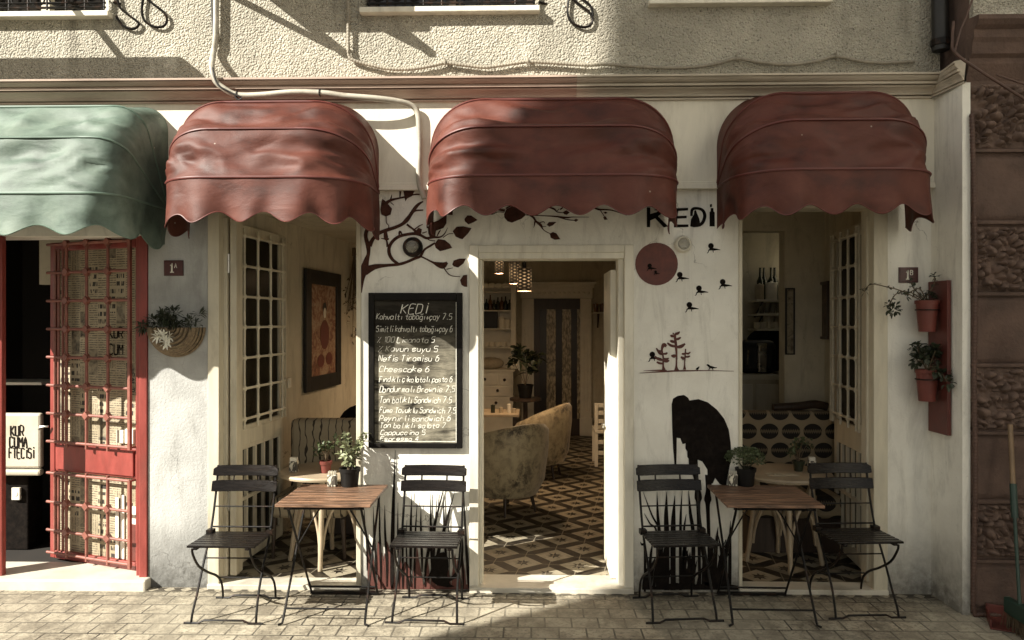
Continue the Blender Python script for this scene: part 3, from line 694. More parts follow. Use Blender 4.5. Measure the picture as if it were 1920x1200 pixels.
# ------------------------------------------------------------------ AWNINGS
def awning(label, XL, XR, z0, h, r, clothm, pipm, val, nsc, seed, wall_y=-.037):
    A = thing('awning', label, 'awning', ((XL+XR)/2, wall_y, z0), world=True)
    w = XR-XL; Ls = h-r; La = r*PI/2; Lt = w-2*r; tot = 2*Ls+2*La+Lt
    def hoop(u):
        s = u*tot
        if s < Ls: return XL, s
        s -= Ls
        if s < La: a = s/r; return XL+r-r*math.cos(a), Ls+r*math.sin(a)
        s -= La
        if s < Lt: return XL+r+s, h
        s -= Lt
        if s < La: a = s/r; return XR-r+r*math.sin(a), Ls+r*math.cos(a)
        return XR, Ls-(s-La)
    PH = [0, 30, 60, 90]
    def at(u, ph, k=1.0):
        x, rho = hoop(u); a = math.radians(ph)
        return x, wall_y-rho*k*math.sin(a), z0+rho*k*math.cos(a)
    def fn(u, v):
        s = v*3; i = min(2, int(s)); f = s-i
        p = Vector(at(u, PH[i]))*(1-f)+Vector(at(u, PH[i+1]))*f
        x, rho = hoop(u)
        a = math.radians(PH[i]*(1-f)+PH[i+1]*f); nr = Vector((0, -math.sin(a), math.cos(a)))
        cr = abs((x-(XL+XR)/2)/(w/2))                    # towards a corner
        q = Vector((x*2.1+seed*3.7, f*1.6+i*2.3+ (x-(XL+XR)/2)*.9*(1 if x > (XL+XR)/2 else -1), seed+rho*1.5))
        n1 = noise.noise(q); n2 = noise.noise(Vector((q.x*2.6+q.y*1.5, q.y*2.4-q.x*.8, q.z+7))); n3 = 1-abs(noise.noise(Vector((q.x*3.6-q.y*2.5, q.y*3.2, q.z*2+3))))*2.4
        ridg = (1-abs(n1)*2.2)
        d = -.038+.052*ridg*(.5+.65*cr)+.018*n2+.022*n3*max(0, cr-.2)+.006*noise.noise(Vector((x*9+f*5, f*6, seed))) if i >= 1 else -.008+.008*n1+.004*n2
        return p+nr*(d*math.sin(PI*f)**.8*min(1, rho/.3))
    m = MB(); m.grid(fn, 110, 54); m.build('canopy', MAT[clothm], A, smooth=180, recalc=False)
    for ph in PH[1:]:
        m = MB(); m.tube([at(i/60, ph, 1.004) for i in range(61)], .0075, 6); m.build('piping', MAT[pipm], A, smooth=60)
    m = MB(); m.tube([(lambda p: (p[0]+(.02 if p[0] < (XL+XR)/2 else -.02), p[1]+.015, p[2]-.012))(at(i/40, 90, .985)) for i in range(41)], .011, 6); m.build('hoop_frame', MAT['black_iron'], A, smooth=60)
    per = tot/max(1, nsc)
    def vf(u, v):
        x, y, z = at(u, 90); s = u*tot
        endk = max(0, 1-min(s, tot-s)/(Ls+.25))
        dep = val*(1+.10*noise.noise(Vector((s*1.3, seed, 4)))) + .030*math.cos(2*PI*s/per+seed) + .05*endk
        fl = .016*math.sin(2*PI*s/per*1.0+.8+seed)*v+.030*noise.noise(Vector((s*3.2, v*.7, seed*5)))*v+.008*noise.noise(Vector((s*11, v*2.0, seed)))*v
        x0, r0 = hoop(max(0, u-.004)); x1, r1 = hoop(min(1, u+.004)); tx, ty = x1-x0, -(r1-r0); L_ = math.hypot(tx, ty) or 1
        return (x+ty/L_*fl, y-tx/L_*fl-.01*v, z-dep*v)
    m = MB(); m.grid(vf, 200, 9); m.build('valance', MAT[clothm], A, smooth=180, recalc=False)
    m = MB(); m.tube([Vector(vf(i/200, 1))+Vector((0,-.001,0)) for i in range(201)], .0035, 4); m.build('valance_trim', MAT[pipm], A, smooth=60)
    return A
def awn(px0, px1, pytop, label, clothm, pipm, h, r, val, nsc, seed, XL=None, XR=None):
    zt = W((px0+px1)/2, pytop, -.30).z+.055
    return awning(label, XL, XR, zt-h, h, r, clothm, pipm, val, nsc, seed)
awn(0, 300, 196, 'large mint green fabric awning over the small shop doorway', 'cloth_green', 'piping_green', .68, .16, .21, 9, 3.1, XL=-4.3, XR=-2.40)
awn(310, 712, 187, 'red fabric dome awning beside the green one, above the poster window', 'cloth_red', 'piping_red', .60, .34, .235, 8, 1.3, XL=-2.25, XR=-1.0)
awn(800, 1265, 182, 'widest red dome awning, over the open doorway', 'cloth_red', 'piping_red', .60, .34, .20, 9, 5.9, XL=-.635, XR=.895)
awn(1342, 1750, 170, 'red fabric dome awning beside the brown stone house', 'cloth_red', 'piping_red', .60, .34, .225, 8, 8.2, XL=1.205, XR=2.395)

# ------------------------------------------------------------------ FOLDING CHAIRS
def make_chair(label, loc, rz):
    c = thing('folding_chair', label, 'chair', loc, rz, 'black folding cafe chairs')
    for s in (-1, 1):
        m = MB(); x = s*.186
        m.tube(catmull([(x,.175,.862),(x,.145,.72),(x,.085,.53),(x,.035,.43),(x-s*.002,-.06,.29),(x-s*.002,-.135,.16),(x+s*.004,-.185,.06),(x+s*.006,-.20,.006)], 5), .0075, 6)
        m.build('leg', MAT['black_iron'], c, smooth=50)
    for s in (-1, 1):
        m = MB(); x = s*.170
        m.tube(catmull([(x,-.235,.452),(x,-.225,.415),(x,-.150,.325),(x,-.02,.245),(x,.10,.185),(x,.17,.13),(x,.200,.07),(x,.208,.006)], 5), .0075, 6)
        m.build('leg', MAT['black_iron'], c, smooth=50)
    m = MB(); m.tube([(-.235,-.20,.006),(-.15,-.20,.006),(-.115,-.20,.022),(.115,-.20,.022),(.15,-.20,.006),(.235,-.20,.006)], .0065, 6); m.build('foot_bar', MAT['black_iron'], c, smooth=30)
    m = MB(); m.tube([(-.215,.208,.006),(-.13,.208,.006),(-.10,.208,.022),(.10,.208,.022),(.13,.208,.006),(.215,.208,.006)], .0065, 6); m.build('foot_bar', MAT['black_iron'], c, smooth=30)
    for q, r in (([(-.186,.112,.615),(.186,.112,.615)],.0045),([(-.186,.066,.50),(.186,.066,.50)],.0055),([(-.17,.13,.163),(.17,.13,.163)],.0045),([(-.186,-.03,.335),(.186,-.03,.335)],.0045)): MB().tube(q, r, 6).build('cross_rod', MAT['black_iron'], c, smooth=50)
    for x in (-.08, .08): MB().tube([(x,.150,.74),(x,.165,.80)], .0055, 6).build('back_spacer', MAT['black_iron'], c, smooth=50)
    for s in (-1, 1): MB().box((s*.186-.02,.035,.455),(s*.186+.02,.085,.485)).build('hinge', MAT['black_iron'], c)
    m = MB()
    for i in range(7):
        y = -.225+i*.0475; z = .466-.004*(i/6)
        m.box((-.2,y-.0185,z-.008),(.2,y+.0185,z+.006))
    m.box((-.165,-.24,.444),(-.14,.075,.4575)); m.box((.14,-.24,.444),(.165,.075,.4575))
    m.build('seat', MAT['chair_wood'], c, bevel=.004)
    for z0_, z1_, yb in ((.705,.772,.150),(.798,.862,.176)):
        m = MB(); n = 14; pts = []
        hh = (z1_-z0_)/2; zc_ = (z0_+z1_)/2; rr = .018 if z0_ > .75 else .008
        prof = []
        for i in range(n+1):
            x = -.207+.414*i/n; prof.append((x, yb-.024+.022*(1-(x/.207)**2)))
        vs = []; fs = []
        for x, y in prof:
            e = max(0, (abs(x)-(.207-rr))/rr); k = hh-rr*(1-math.sqrt(max(0, 1-e*e)))
            kk = (zc_+k) if z0_ > .75 else (zc_+hh-.3*(hh-k))
            tilt = .25
            for dz, dy in ((zc_-hh+.3*(hh-k), -.007),(kk, -.007),(kk, .007),(zc_-hh+.3*(hh-k), .007)):
                vs.append((x, y+dy+(dz-zc_)*tilt, dz))
        for i in range(n):
            for j in range(4): fs.append((i*4+j, i*4+(j+1) % 4, i*4+4+(j+1) % 4, i*4+4+j))
        fs += [(0,1,2,3),(n*4+3,n*4+2,n*4+1,n*4)]
        m.add(vs, fs)
        m.build('back_slat', MAT['chair_wood'], c, bevel=.003, smooth=40)
    return c
def cpos(pxc, pyf):                          # from the middle of the front foot bar
    g = G(pxc, pyf); return Vector((g.x, g.y+.20, 0))
ch = make_chair('black folding chair standing in front of the grey pillar, leftmost of four', cpos(419,1170.5), math.radians(0))
p = cpos(798,1170.5); dup(ch, p, math.radians(-2), 'black folding chair standing under the chalkboard menu')
p = cpos(1281,1168); dup(ch, p+Vector((-.01,.0,0)), math.radians(6), 'black folding chair standing in front of the heron mural')
p = cpos(1622,1160.5); dup(ch, p, math.radians(4), 'black folding chair nearest the brown stone house')

# ------------------------------------------------------------------ FOLDING TABLES
def make_table(label, loc, rz):
    t = thing('folding_table', label, 'table', loc, rz, 'brown folding cafe tables')
    m = MB(); n = 8; d = .545; w = .56; p_ = d/n
    for i in range(n): m.box((-w/2, -d/2+i*p_+.002, .694),(w/2, -d/2+(i+1)*p_-.0035, .712))
    m.build('tabletop', MAT['table_wood'], t, bevel=.003)
    m = MB()
    for x in (-.20,.20): m.box((x-.016,-d/2+.01,.678),(x+.016,d/2-.01,.6935))
    m.tube([(-.235,-.245,.682),(.235,-.245,.682)], .007, 6); m.tube([(-.235,.245,.682),(.235,.245,.682)], .007, 6)
    m.build('under_frame', MAT['black_iron'], t, smooth=40)
    for s in (-1, 1):
        m = MB(); x = s*.235
        m.tube([(x,.23,.685),(x+s*.002,.0,.37),(x+s*.006,-.235,.035),(x+s*.008,-.25,.012),(x+s*.03,-.26,.006)], .0075, 6); m.build('leg', MAT['black_iron'], t, smooth=50)
        m = MB(); x = s*.215
        m.tube([(x,-.23,.685),(x,.0,.36),(x,.235,.035),(x,.25,.008)], .0075, 6); m.build('leg', MAT['black_iron'], t, smooth=50)
        m = MB(); m.tube([(s*.05,.0,.676),(s*.12,.0,.58),(s*.232,-.0,.385)], .005, 6); m.build('stay', MAT['black_iron'], t, smooth=50)
    [MB().tube(q, .006, 6).build('cross_rod', MAT['black_iron'], t, smooth=50) for q in ([(-.235,-.205,.082),(.235,-.205,.082)],[(-.215,.215,.065),(.215,.215,.065)])]; MB().box((-.22,.235,.008),(.22,.262,.022)).build('foot_bar', MAT['black_iron'], t)
    return t
def tpose(cs):
    P = [G(x, y, .712) for x, y in cs]; c = sum(P, Vector())/4
    f = (P[1]-P[0])+(P[2]-P[3]); return Vector((c.x, c.y, 0)), math.atan2(f.y, f.x)
c1, r1 = tpose([(517,947),(695,948),(728,907.5),(565,906.5)])
c2, r2 = tpose([(1364,946),(1542,949),(1490,909.5),(1329,909)])
tb = make_table('brown slatted folding table with a jade plant, left of the chalkboard chair', c1, r1)
dup(tb, c2, r2, 'brown slatted folding table with a curly green potted plant on it')

# ------------------------------------------------------------------ POTS, LEAVES
def leaf_blob(mb, c, rad, n, ln, wd, rg, up=.3, shell=.5, kind='oval'):
    for i in range(n):
        d = Vector((rg.gauss(0,1), rg.gauss(0,1), rg.gauss(0,1)+up)).normalized()
        k = shell+(1-shell)*rg.random(); p = Vector(c)+Vector((d.x*rad[0], d.y*rad[1], d.z*rad[2]))*k
        one_leaf(mb, p, (d+Vector((rg.gauss(0,.5), rg.gauss(0,.5), rg.gauss(0,.4)+.15))).normalized(), ln*rg.uniform(.7,1.3), wd*rg.uniform(.7,1.25), rg)
def one_leaf(mb, p, d, ln, wd, rg, droop=.25):
    d = Vector(d); s = d.cross(Vector((rg.gauss(0,.4), rg.gauss(0,.4), 1)))
    if s.length < 1e-3: s = Vector((1,0,0))
    s.normalize(); nrm = s.cross(d).normalized()
    pts = []
    for t_, w_ in ((0,.12),(.3,.85),(.6,1),(.85,.6),(1,.04)):
        ce = p+d*(ln*t_)-Vector((0,0,1))*(droop*ln*t_*t_); e = s*(wd*w_/2); cup = nrm*(wd*.18*w_)
        pts.append((ce-e+cup, ce, ce+e+cup))
    vs = [q for tr in pts for q in tr]; fs = []
    for i in range(4): fs += [(i*3,i*3+1,i*3+4,i*3+3),(i*3+1,i*3+2,i*3+5,i*3+4)]
    mb.add(vs, fs)
def pot(parent, r0, r1, h, m, rim=.012, z=0, c=(0,0)):
    p = MB(); p.lathe([(r0,z),(r0+.001,z+.004),(r1-.002,z+h-.025),(r1+rim*.3,z+h-.024),(r1+rim*.5,z+h-.002),(r1+rim*.2,z+h),(r1-.007,z+h-.001),(r1-.010,z+h-.02)], (c[0],c[1],0), 28)
    o = p.build('pot', MAT[m], parent, smooth=40)
    s = MB(); s.lathe([(.0001,z+h-.014),(r1-.009,z+h-.018)], (c[0],c[1],0), 20); s.build('soil', MAT['soil'], o)
    return o
rg = random.Random(11)
# jade plant
q = G(655,912,.712); J = thing('potted_plant', 'jade plant with pale fleshy leaves in a dark pot on the slatted table', 'plant', (q.x,q.y+.01,.713))
pot(J, .052, .064, .118, 'pot_black')
st = MB(); lf = MB()
for i in range(11):
    a = rg.uniform(0,2*PI); rr = rg.uniform(.03,.12); hh = rg.uniform(.19,.33)
    tip = Vector((rr*math.cos(a)+.03*(hh>.25), rr*math.sin(a)*.7, hh))
    pts = catmull([(0.01*math.cos(a),.01*math.sin(a),.10),(tip.x*.3,tip.y*.3,.10+(hh-.1)*.5),tuple(tip)], 4); st.tube(pts, [.006-.004*k/(len(pts)-1) for k in range(len(pts))], 5)
    for k in range(24):
        pp = Vector(pts[rg.randrange(len(pts)//3, len(pts))]); one_leaf(lf, pp, Vector((rg.gauss(0,1),rg.gauss(0,1),rg.gauss(.5,.7))).normalized(), rg.uniform(.030,.050), rg.uniform(.020,.032), rg, .1)
st.build('stem', MAT['bark'], J, smooth=60); lf.build('foliage', MAT['leaf_pale'], J, recalc=False)
# curly plant
q = G(1399,911,.712); K = thing('potted_plant', 'round curly dark green plant in a black pot on the slatted table', 'plant', (q.x,q.y+.01,.713))
pot(K, .05, .062, .115, 'pot_black')
st = MB(); lf = MB()
for i in range(14): a = i*2.4; st.tube([(0,0,.09),(.05*math.cos(a),.05*math.sin(a),.15)], .002, 4)
for i in range(70):
    a = rg.uniform(0,2*PI); el = rg.uniform(-.25,1.4); c = Vector((.115*math.cos(a)*math.cos(el), .10*math.sin(a)*math.cos(el), .165+.068*math.sin(el)))*1
    leaf_blob(lf, c, (.020,.020,.016), 16, .015, .012, rg, .2, .3)
st.build('stem', MAT['leaf_dark'], K); lf.build('foliage', MAT['leaf'], K, recalc=False)
# tins of napkins on the slatted tables
def tin(px, py, z, label, w=.058, d=.045, h=.088, dy=.0):
    q = G(px, py, z); t_ = thing('napkin_tin', label, 'napkin holder', (q.x, q.y+dy, z+.001), rg.uniform(-.2,.2), 'patterned napkin tins')
    m = MB(); m.prism([(-w/2,-d/2,0),(w/2,-d/2,0),(w/2,d/2,0),(-w/2,d/2,0)], (0,0,h-.012)); m.build('tin', MAT['patterned_tin'], t_, bevel=.006)
    m = MB()
    for k in range(5): x = -w/2+.008+k*(w-.016)/4; m.obox((x,0,h-.006),(.003,d*.8,.03), Matrix.Rotation(rg.uniform(-.12,.12),3,'Y'))
    m.build('napkins', MAT['porcelain'], t_)
tin(623,912,.712, 'black and cream patterned napkin tin beside the jade plant')
tin(1374,911,.712, 'black and cream patterned napkin tin beside the curly plant')

# ------------------------------------------------------------------ THINGS ON THE FACADE
# chalkboard with hand-written menu
GL = {'a':'45 36 16 05 03 12 32 43|46 42','b':'09 02|05 16 36 45 43 32 12 03','c':'45 36 16 05 03 12 32 43','ç':'45 36 16 05 03 12 32 43|22 21 10','d':'49 42|45 36 16 05 03 12 32 43','e':'04 44 45 36 16 05 03 12 32 43','f':'49 38 27 22|06 46','g':'46 41 30 10|45 36 16 05 03 12 32 43','ğ':'46 41 30 10|45 36 16 05 03 12 32 43|09 18 38 49','h':'09 02|05 16 36 45 42','i':'26 22|28 29','ı':'26 22','k':'09 02|46 04|14 42','l':'29 23 32','m':'06 02|05 16 25 22|25 36 45 42','n':'06 02|05 16 36 45 42','o':'16 05 03 12 32 43 45 36 16','p':'06 00|05 16 36 45 43 32 12 03','r':'06 02|04 16 36','s':'45 36 16 05 14 34 43 32 12 03','t':'28 23 32 42|06 46','u':'06 03 12 32 43|46 42','ü':'06 03 12 32 43|46 42|18 19|38 39','v':'06 22 46','w':'06 12 25 32 46','y':'06 22|46 10 00',
'K':'09 02|49 05|15 42','E':'49 09 02 42|06 36','D':'09 02 22 43 48 29 09','İ':'28 22|20.5','I':'29 22','S':'48 39 19 08 07 16 36 45 43 32 12 03','L':'09 02 42','N':'02 09 42 49','T':'09 49|29 22','C':'48 39 19 08 03 12 32 43','F':'49 09 02|06 36','B':'09 02 32 43 45 36 06|36 47 48 39 09','P':'02 09 39 48 46 35 05','U':'09 03 12 32 43 49','M':'02 09 25 49 42','R':'02 09 39 48 46 35 05|25 42','A':'02 29 42|15 35','O':'19 08 03 12 32 43 48 39 19',
'1':'17 29 22','0':'19 08 03 12 32 43 48 39 19','5':'49 09 06 36 45 43 32 02','6':'39 18 05 03 12 32 43 45 36 16 05','7':'09 49 12','4':'39 04 44|38 32','.':'22 23','%':'02 49|09 18|32 43','+':'04 44|26 22',' ':''}
GL['İ'] = '28 22|29 2:'
def write(mb, text, x, z, size, adv, y, th, rg, slant=.12, off=(0,-.0012,0), jit=.35, smooth=True):
    """stroke lettering in the XZ plane at depth y; size = height of one grid unit"""
    k = 0
    for ch_ in text:
        jx, jz = rg.gauss(0,.25)*jit, rg.gauss(0,.35)*jit; zo = rg.gauss(0,.3)*jit
        for st_ in GL.get(ch_, '').split('|'):
            pts = [(ord(a[0])-48+rg.gauss(0,.16)*jit, ord(a[1])-48-2+rg.gauss(0,.16)*jit) for a in st_.split()]
            if len(pts) < 2: continue
            if smooth and len(pts) > 2: pts = catmull(pts, 3)
            P3 = [Vector((x+(a+jx+(b*slant))*size*adv, y-.00004*(k % 9), z+(b+jz*.3+zo)*size)) for a, b in pts]; k += 1
            ribbon(mb, P3, [th*rg.uniform(.8,1.15)]*len(P3), off)
        x += (5.6 if ch_ not in 'iıl.İI1' else 4.0)*size*adv*(1 if ch_ != ' ' else .62)
    return x
def ribbon(mb, P3, ws, off):
    Lp, Rp = [], []; n = len(P3)
    for i in range(n):
        d = P3[min(i+1,n-1)]-P3[max(i-1,0)]; nn = Vector((-d.z, 0, d.x))
        if nn.length < 1e-9: nn = Vector((0,0,1))
        nn.normalize(); Lp.append(P3[i]+nn*ws[i]/2); Rp.append(P3[i]-nn*ws[i]/2)
    mb.strip(Lp, Rp, off)
cl, cr_ = W(691,840,-.03), W(867,549,-.03)
CB = thing('chalkboard', 'black chalkboard menu with a handwritten price list hanging beside the doorway', 'chalkboard', ((cl.x+cr_.x)/2,-.004,cl.z), world=True)
m = MB(); fw = .038
xa, xb, za, zb = cl.x, cr_.x, cl.z, cr_.z
m.box((xa,-.040,za),(xa+fw,-.005,zb)); m.box((xb-fw,-.040,za),(xb,-.005,zb)); m.box((xa+fw,-.040,zb-fw*1.3),(xb-fw,-.005,zb)); m.box((xa+fw,-.040,za),(xb-fw,-.005,za+fw*.9)); m.build('frame', MAT['board_frame'], CB, bevel=.004)
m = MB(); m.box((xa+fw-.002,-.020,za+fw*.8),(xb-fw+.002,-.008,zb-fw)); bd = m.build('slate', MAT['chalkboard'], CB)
rh = random.Random(5)
L_ = [('KEDİ',752,803,588,20),('Kahvaltı tabağı+çay 7.5',705,848,599,13),('Simitli kahvaltı tabağı+çay 6',705,849,622,13),('% 100 Limonata 5',707,816,642,12),('% Kavun suyu 5',709,822,659,12),('Nefis Tiramisu 6',710,824,677,13),('Cheescake 6',711,806,697,12),('Fındıklı çikolatalı pasta 6',711,849,716,12),('Dondurmalı Brownie 7.5',711,854,735,13),('Ton balıklı Sandwich 7.5',712,848,755,13),('Füme Tavuklu Sandwich 7.5',712,856,774,12),('Peynirli sandwich 6',712,846,789,12),('Ton balıklı salata 7',712,836,802,11),('Cappuccino 5',713,798,815,10),('Espresso 4',713,786,826,9)]
for txt, p0, p1, base, hh in L_:
    wpx = p1-p0; un = sum((5.6 if c not in 'iıl.İI1' else 4.0)*(1 if c != ' ' else .62) for c in txt)
    size = hh/284.8/8.2; wx = W(p1,base,-.02).x-W(p0,base,-.02).x
    tx = MB(); write(tx, txt, W(p0,base,-.02).x, W(p0,base,-.02).z, size, wx/(un*size), -.0202, (.0032 if base < 660 else .0036) if hh < 15 else .0055, rh, .25, jit=.75); tx.build('chalk_line', MAT['chalk'], bd)
m = MB(); m.box((xb-fw-.006,-.0215,za+fw),(xb-fw-.002,-.0205,zb-fw*1.6)); m.box((xa+fw+.01,-.0215,za+fw+.003),(xb-fw-.01,-.0205,za+fw+.007)); m.build('chalk_border', MAT['chalk'], bd)

# house-number plates
def plate(px0, px1, py0, py1, letter, label):
    a, b = W(px0,py1,-.012), W(px1,py0,-.012); c = W((px0+px1)/2,py1,-.012)
    P = thing('house_number', label, 'number plate', ((a.x+b.x)/2,-.001,a.z), group='red house number plates')
    w = b.x-a.x; h_ = b.z-a.z
    m = MB(); m.box((-w/2,-.010,0),(w/2,0,h_)); m.box((-w/2+.006,-.013,.006),(w/2-.006,-.010,h_-.006)); m.build('plate', MAT['plate_red'], P, bevel=.002)
    m = MB(); r_ = random.Random(1)
    s1 = h_*.085; write(m, '1', -w*.20, h_*.22, s1, 1, -.0132, .0095, r_, 0, jit=0, smooth=False); m.box((-w*.20+s1*.6,-.0144,h_*.22-.003),(-w*.20+s1*3.6,-.0132,h_*.22+.004))
    write(m, letter, w*.07, h_*.50, h_*.042, .9, -.0132, .0050, r_, 0, jit=0, smooth=False); m.build('number', MAT['chalk'], P)
plate(307,343,488,517,'A','dark red plate numbered 1A on the grey pillar')
plate(1686,1722,501,530,'B','dark red plate numbered 1B on the white wall')

# round bulkhead lamps
def bulk(px, py, r, label, ring, glassm):
    c = W(px, py, -.02); Lm = thing('wall_lamp', label, 'wall lamp', (c.x, -.001, c.z), group='round wall lamps')
    m = MB(); m.lathe([(r*.2,0),(r,-.0),(r,-.018),(r*.94,-.034),(r*.80,-.042),(r*.70,-.040),(r*.66,-.028)], (0,0,0), 32, 'y'); m.build('ring', MAT[ring], Lm, smooth=40)
    m = MB(); m.lathe([(r*.66,-.026),(r*.62,-.048),(r*.42,-.062),(.0005,-.068)], (0,0,0), 28, 'y'); m.build('lens', MAT[glassm], Lm, smooth=60)
    m = MB(); m.lathe([(r*.64,-.020),(.0005,-.018)], (0,0,0), 20, 'y'); m.box((-r*.38,-.040,-r*.42),(r*.38,-.022,-r*.2)); m.build('bulb_plate', MAT['steel' if ring != 'black_iron' else 'black_iron'], Lm)
bulk(773.5,463,.066,'round black bulkhead lamp between the painted branches','black_iron','lamp_glass')
bulk(1281,457.5,.056,'round white bulkhead lamp under the black cafe name','white_paint','lamp_glass')

# ------------------------------------------------------------------ WALL PAINTINGS (flat stickers, cut to outline)
def mural(name, label, cat, matn, shapes, group=None, y=-.0015, th=.0018):
    m = MB(); k = 0
    for sh in shapes:
        yy = y-.00025*k-.0002; k = (k+1) % 12
        if sh[0] == 'p': m.prism([W(a,b,yy) for a, b in sh[1]], (0,-th,0))
        elif sh[0] == 's':
            pts = catmull([(a,b,w) for a, b, w in sh[1]], 5)
            ribbon(m, [W(a,b,yy) for a, b, w in pts], [max(.6,w)/284.8 for a, b, w in pts], (0,-th,0))
        elif sh[0] == 'c':
            x_, y_, r_ = sh[1]; m.prism([W(x_+r_*math.cos(i*PI/16), y_+r_*math.sin(i*PI/16), yy) for i in range(32)], (0,-th,0))
    o = m.build(name, MAT[matn]); tag(o, label, cat, group); return o
def A1(pts): return [(660+a/5.454, 340+b/5.454, *(v/5.454 for v in r)) for a, b, *r in pts]
def A2(pts): return [(880+a/6, 340+b/6, *(v/6 for v in r)) for a, b, *r in pts]
def A3(pts): return [(1160+a/3.333, 360+b/3.333, *(v/3.333 for v in r)) for a, b, *r in pts]
def A4(pts): return [(1180+a/2.925, 720+b/2.925, *(v/2.925 for v in r)) for a, b, *r in pts]
sh = [('s',A1(q)) for q in [
 [(97,1140,5),(108,1000,40),(125,900,80),(150,800,52),(168,740,36),(165,660,48),(145,590,40),(142,530,38),(175,460,46),(215,440,40)],
 [(178,660,50),(215,590,36),(270,535,36),(350,500,36),(430,475,34),(510,440,34),(560,395,44),(600,340,36),(640,280,36),(680,235,28),(728,205,12)],
 [(600,330,34),(650,300,18),(728,294,12)],
 [(130,920,90),(230,875,56),(350,860,32),(470,850,30),(560,825,28),(640,790,28),(700,765,26),(740,700,22),(800,660,22),(850,630,18)],
 [(480,850,28),(415,800,32),(382,740,36),(380,680,34),(410,620,32),(470,570,32),(550,545,30),(640,535,32),(700,550,28),(760,580,26),(830,572,24),(900,570,16),(945,538,12),(978,475,3)],
 [(700,765,16),(770,800,16),(830,830,22),(880,850,50),(930,860,66),(975,830,24)],[(940,885,12),(990,950,9),(1040,970,8),(1105,975,6)],[(965,900,9),(1030,885,5)],
 [(560,440,22),(620,485,20),(665,525,34)],[(640,490,12),(690,455,10),(725,440,5)],
 [(345,225,36),(400,192,26),(470,175,18),(540,160,18),(640,135,14),(720,135,16)],[(385,205,16),(400,170,14),(408,135,4)],[(395,215,10),(430,245,5)],[(490,165,12),(495,100,22)],
 [(350,350,9),(352,420,8),(376,455,8),(368,500,10)],[(340,500,30),(350,580,44),(380,590,10)],[(300,585,8),(350,600,16),(365,670,26)],[(480,560,10),(490,515,24),(515,545,10)],
 [(870,560,10),(890,520,14),(908,495,4)],[(930,575,8),(985,540,7),(1035,535,7)],[(770,480,14),(765,400,10),(772,355,4)],[(720,530,12),(765,515,8)],[(730,560,8),(790,600,8),(850,610,10)]]]
sh += [('p',A1(q)) for q in [
 [(310,180),(335,195),(360,220),(410,280),(395,340),(345,360),(300,340),(290,290),(300,220)],[(525,98),(640,98),(615,150),(565,175),(545,205),(535,150)],
 [(1030,510),(1070,465),(1140,460),(1222,480),(1190,530),(1130,592),(1100,585),(1060,565)],[(1150,385),(1180,348),(1220,350),(1285,395),(1240,420),(1190,440),(1155,410)],
 [(845,640),(880,590),(950,600),(1000,640),(1025,680),(960,700),(900,715),(855,680)],[(1025,850),(1040,810),(1100,790),(1165,790),(1140,840),(1085,882),(1040,870)],
 [(1178,955),(1140,960),(1105,1010),(1120,1060),(1150,1078),(1178,1080)],[(775,470),(800,430),(880,400),(970,340),(965,430),(935,478),(860,505),(850,570),(800,580),(780,530)],
 [(850,290),(880,240),(960,255),(1000,275),(960,300),(910,335),(880,305)],[(640,520),(680,475),(715,490),(705,545),(660,550)],[(980,290),(1030,290),(1030,345),(985,345),(965,320)]]]
sh += [('s',A2(q)) for q in [
 [(-60,250,14),(0,270,22),(100,290,60),(200,290,26),(300,310,24),(400,330,30)],[(150,340,9),(210,360,9),(260,370,9),(320,345,8),(390,350,8)],
 [(410,305,14),(500,262,16),(600,250,12),(720,255,13),(850,280,13),(950,310,22),(990,345,11),(1060,355,9)],[(985,335,8),(1010,310,7)],
 [(640,375,18),(720,382,12),(850,388,12),(1000,398,16),(1100,408,18),(1170,402,8),(1345,403,5)],[(1000,402,12),(1100,430,12),(1180,440,10)],
 [(680,382,14),(720,405,24),(750,450,22),(800,490,32),(830,540,11),(870,570,9),(910,588,8)],[(738,450,20),(732,490,12),(724,525,2)],[(780,470,8),(835,455,8),(850,475,5)],[(800,510,8),(865,508,5)],
 [(1140,230,10),(1250,232,20),(1350,275,15),(1450,315,22),(1520,318,16),(1600,325,13),(1680,350,10),(1770,382,5)],[(1250,228,10),(1345,212,6)],[(1475,330,9),(1500,365,8),(1522,400,8)],[(600,200,10),(630,240,8)]]]
sh += [('p',A2(q)) for q in [
 [(390,370),(420,310),(480,280),(560,310),(640,375),(590,420),(540,440),(480,465),(430,450),(395,410)],[(1055,345),(1090,325),(1130,350),(1095,377),(1065,370)],[(1015,312),(1055,283),(1050,310),(1022,324)],
 [(675,280),(700,260),(735,275),(752,318),(700,324),(680,305)],[(1170,440),(1200,420),(1228,434),(1200,456)],[(905,590),(940,570),(980,585),(1025,652),(960,657),(915,635)],[(870,490),(895,458),(980,457),(940,495),(900,511)],
 [(1505,405),(1530,391),(1556,430),(1520,434)],[(1508,350),(1535,342),(1558,355),(1528,366)],[(40,215),(90,205),(130,250),(190,270),(150,300),(90,330),(45,320),(60,270)],[(590,205),(650,195),(640,222),(600,226)]]]
mural('branch_mural', 'dark brown painted tree branch with big leaves spreading over the doorway', 'wall painting', 'mural_brown', sh)
mural('moon_mural', 'plain rust red painted disc on the wall beside the doorway', 'wall painting', 'moon_red', [('c',(1231,495,40))])
def bird(cx, cy, s=1.0):
    P = lambda q: [(cx+a*s, cy+b*s, *(w*s for w in r)) for a, b, *r in q]
    return [('c',(cx-2.5*s,cy-4.5*s,5.2*s)),('s',P([(-7,4,1.5),(-5,3,3),(-2,1.5,5),(4,2.2,4.2),(9,2.2,2.6),(15,3.2,.8)])),('s',P([(-7,3.5,1.5),(-7.5,7,1.5),(-10,9.5,1)])),('s',P([(1,3,1.4),(2,8,1)]))]
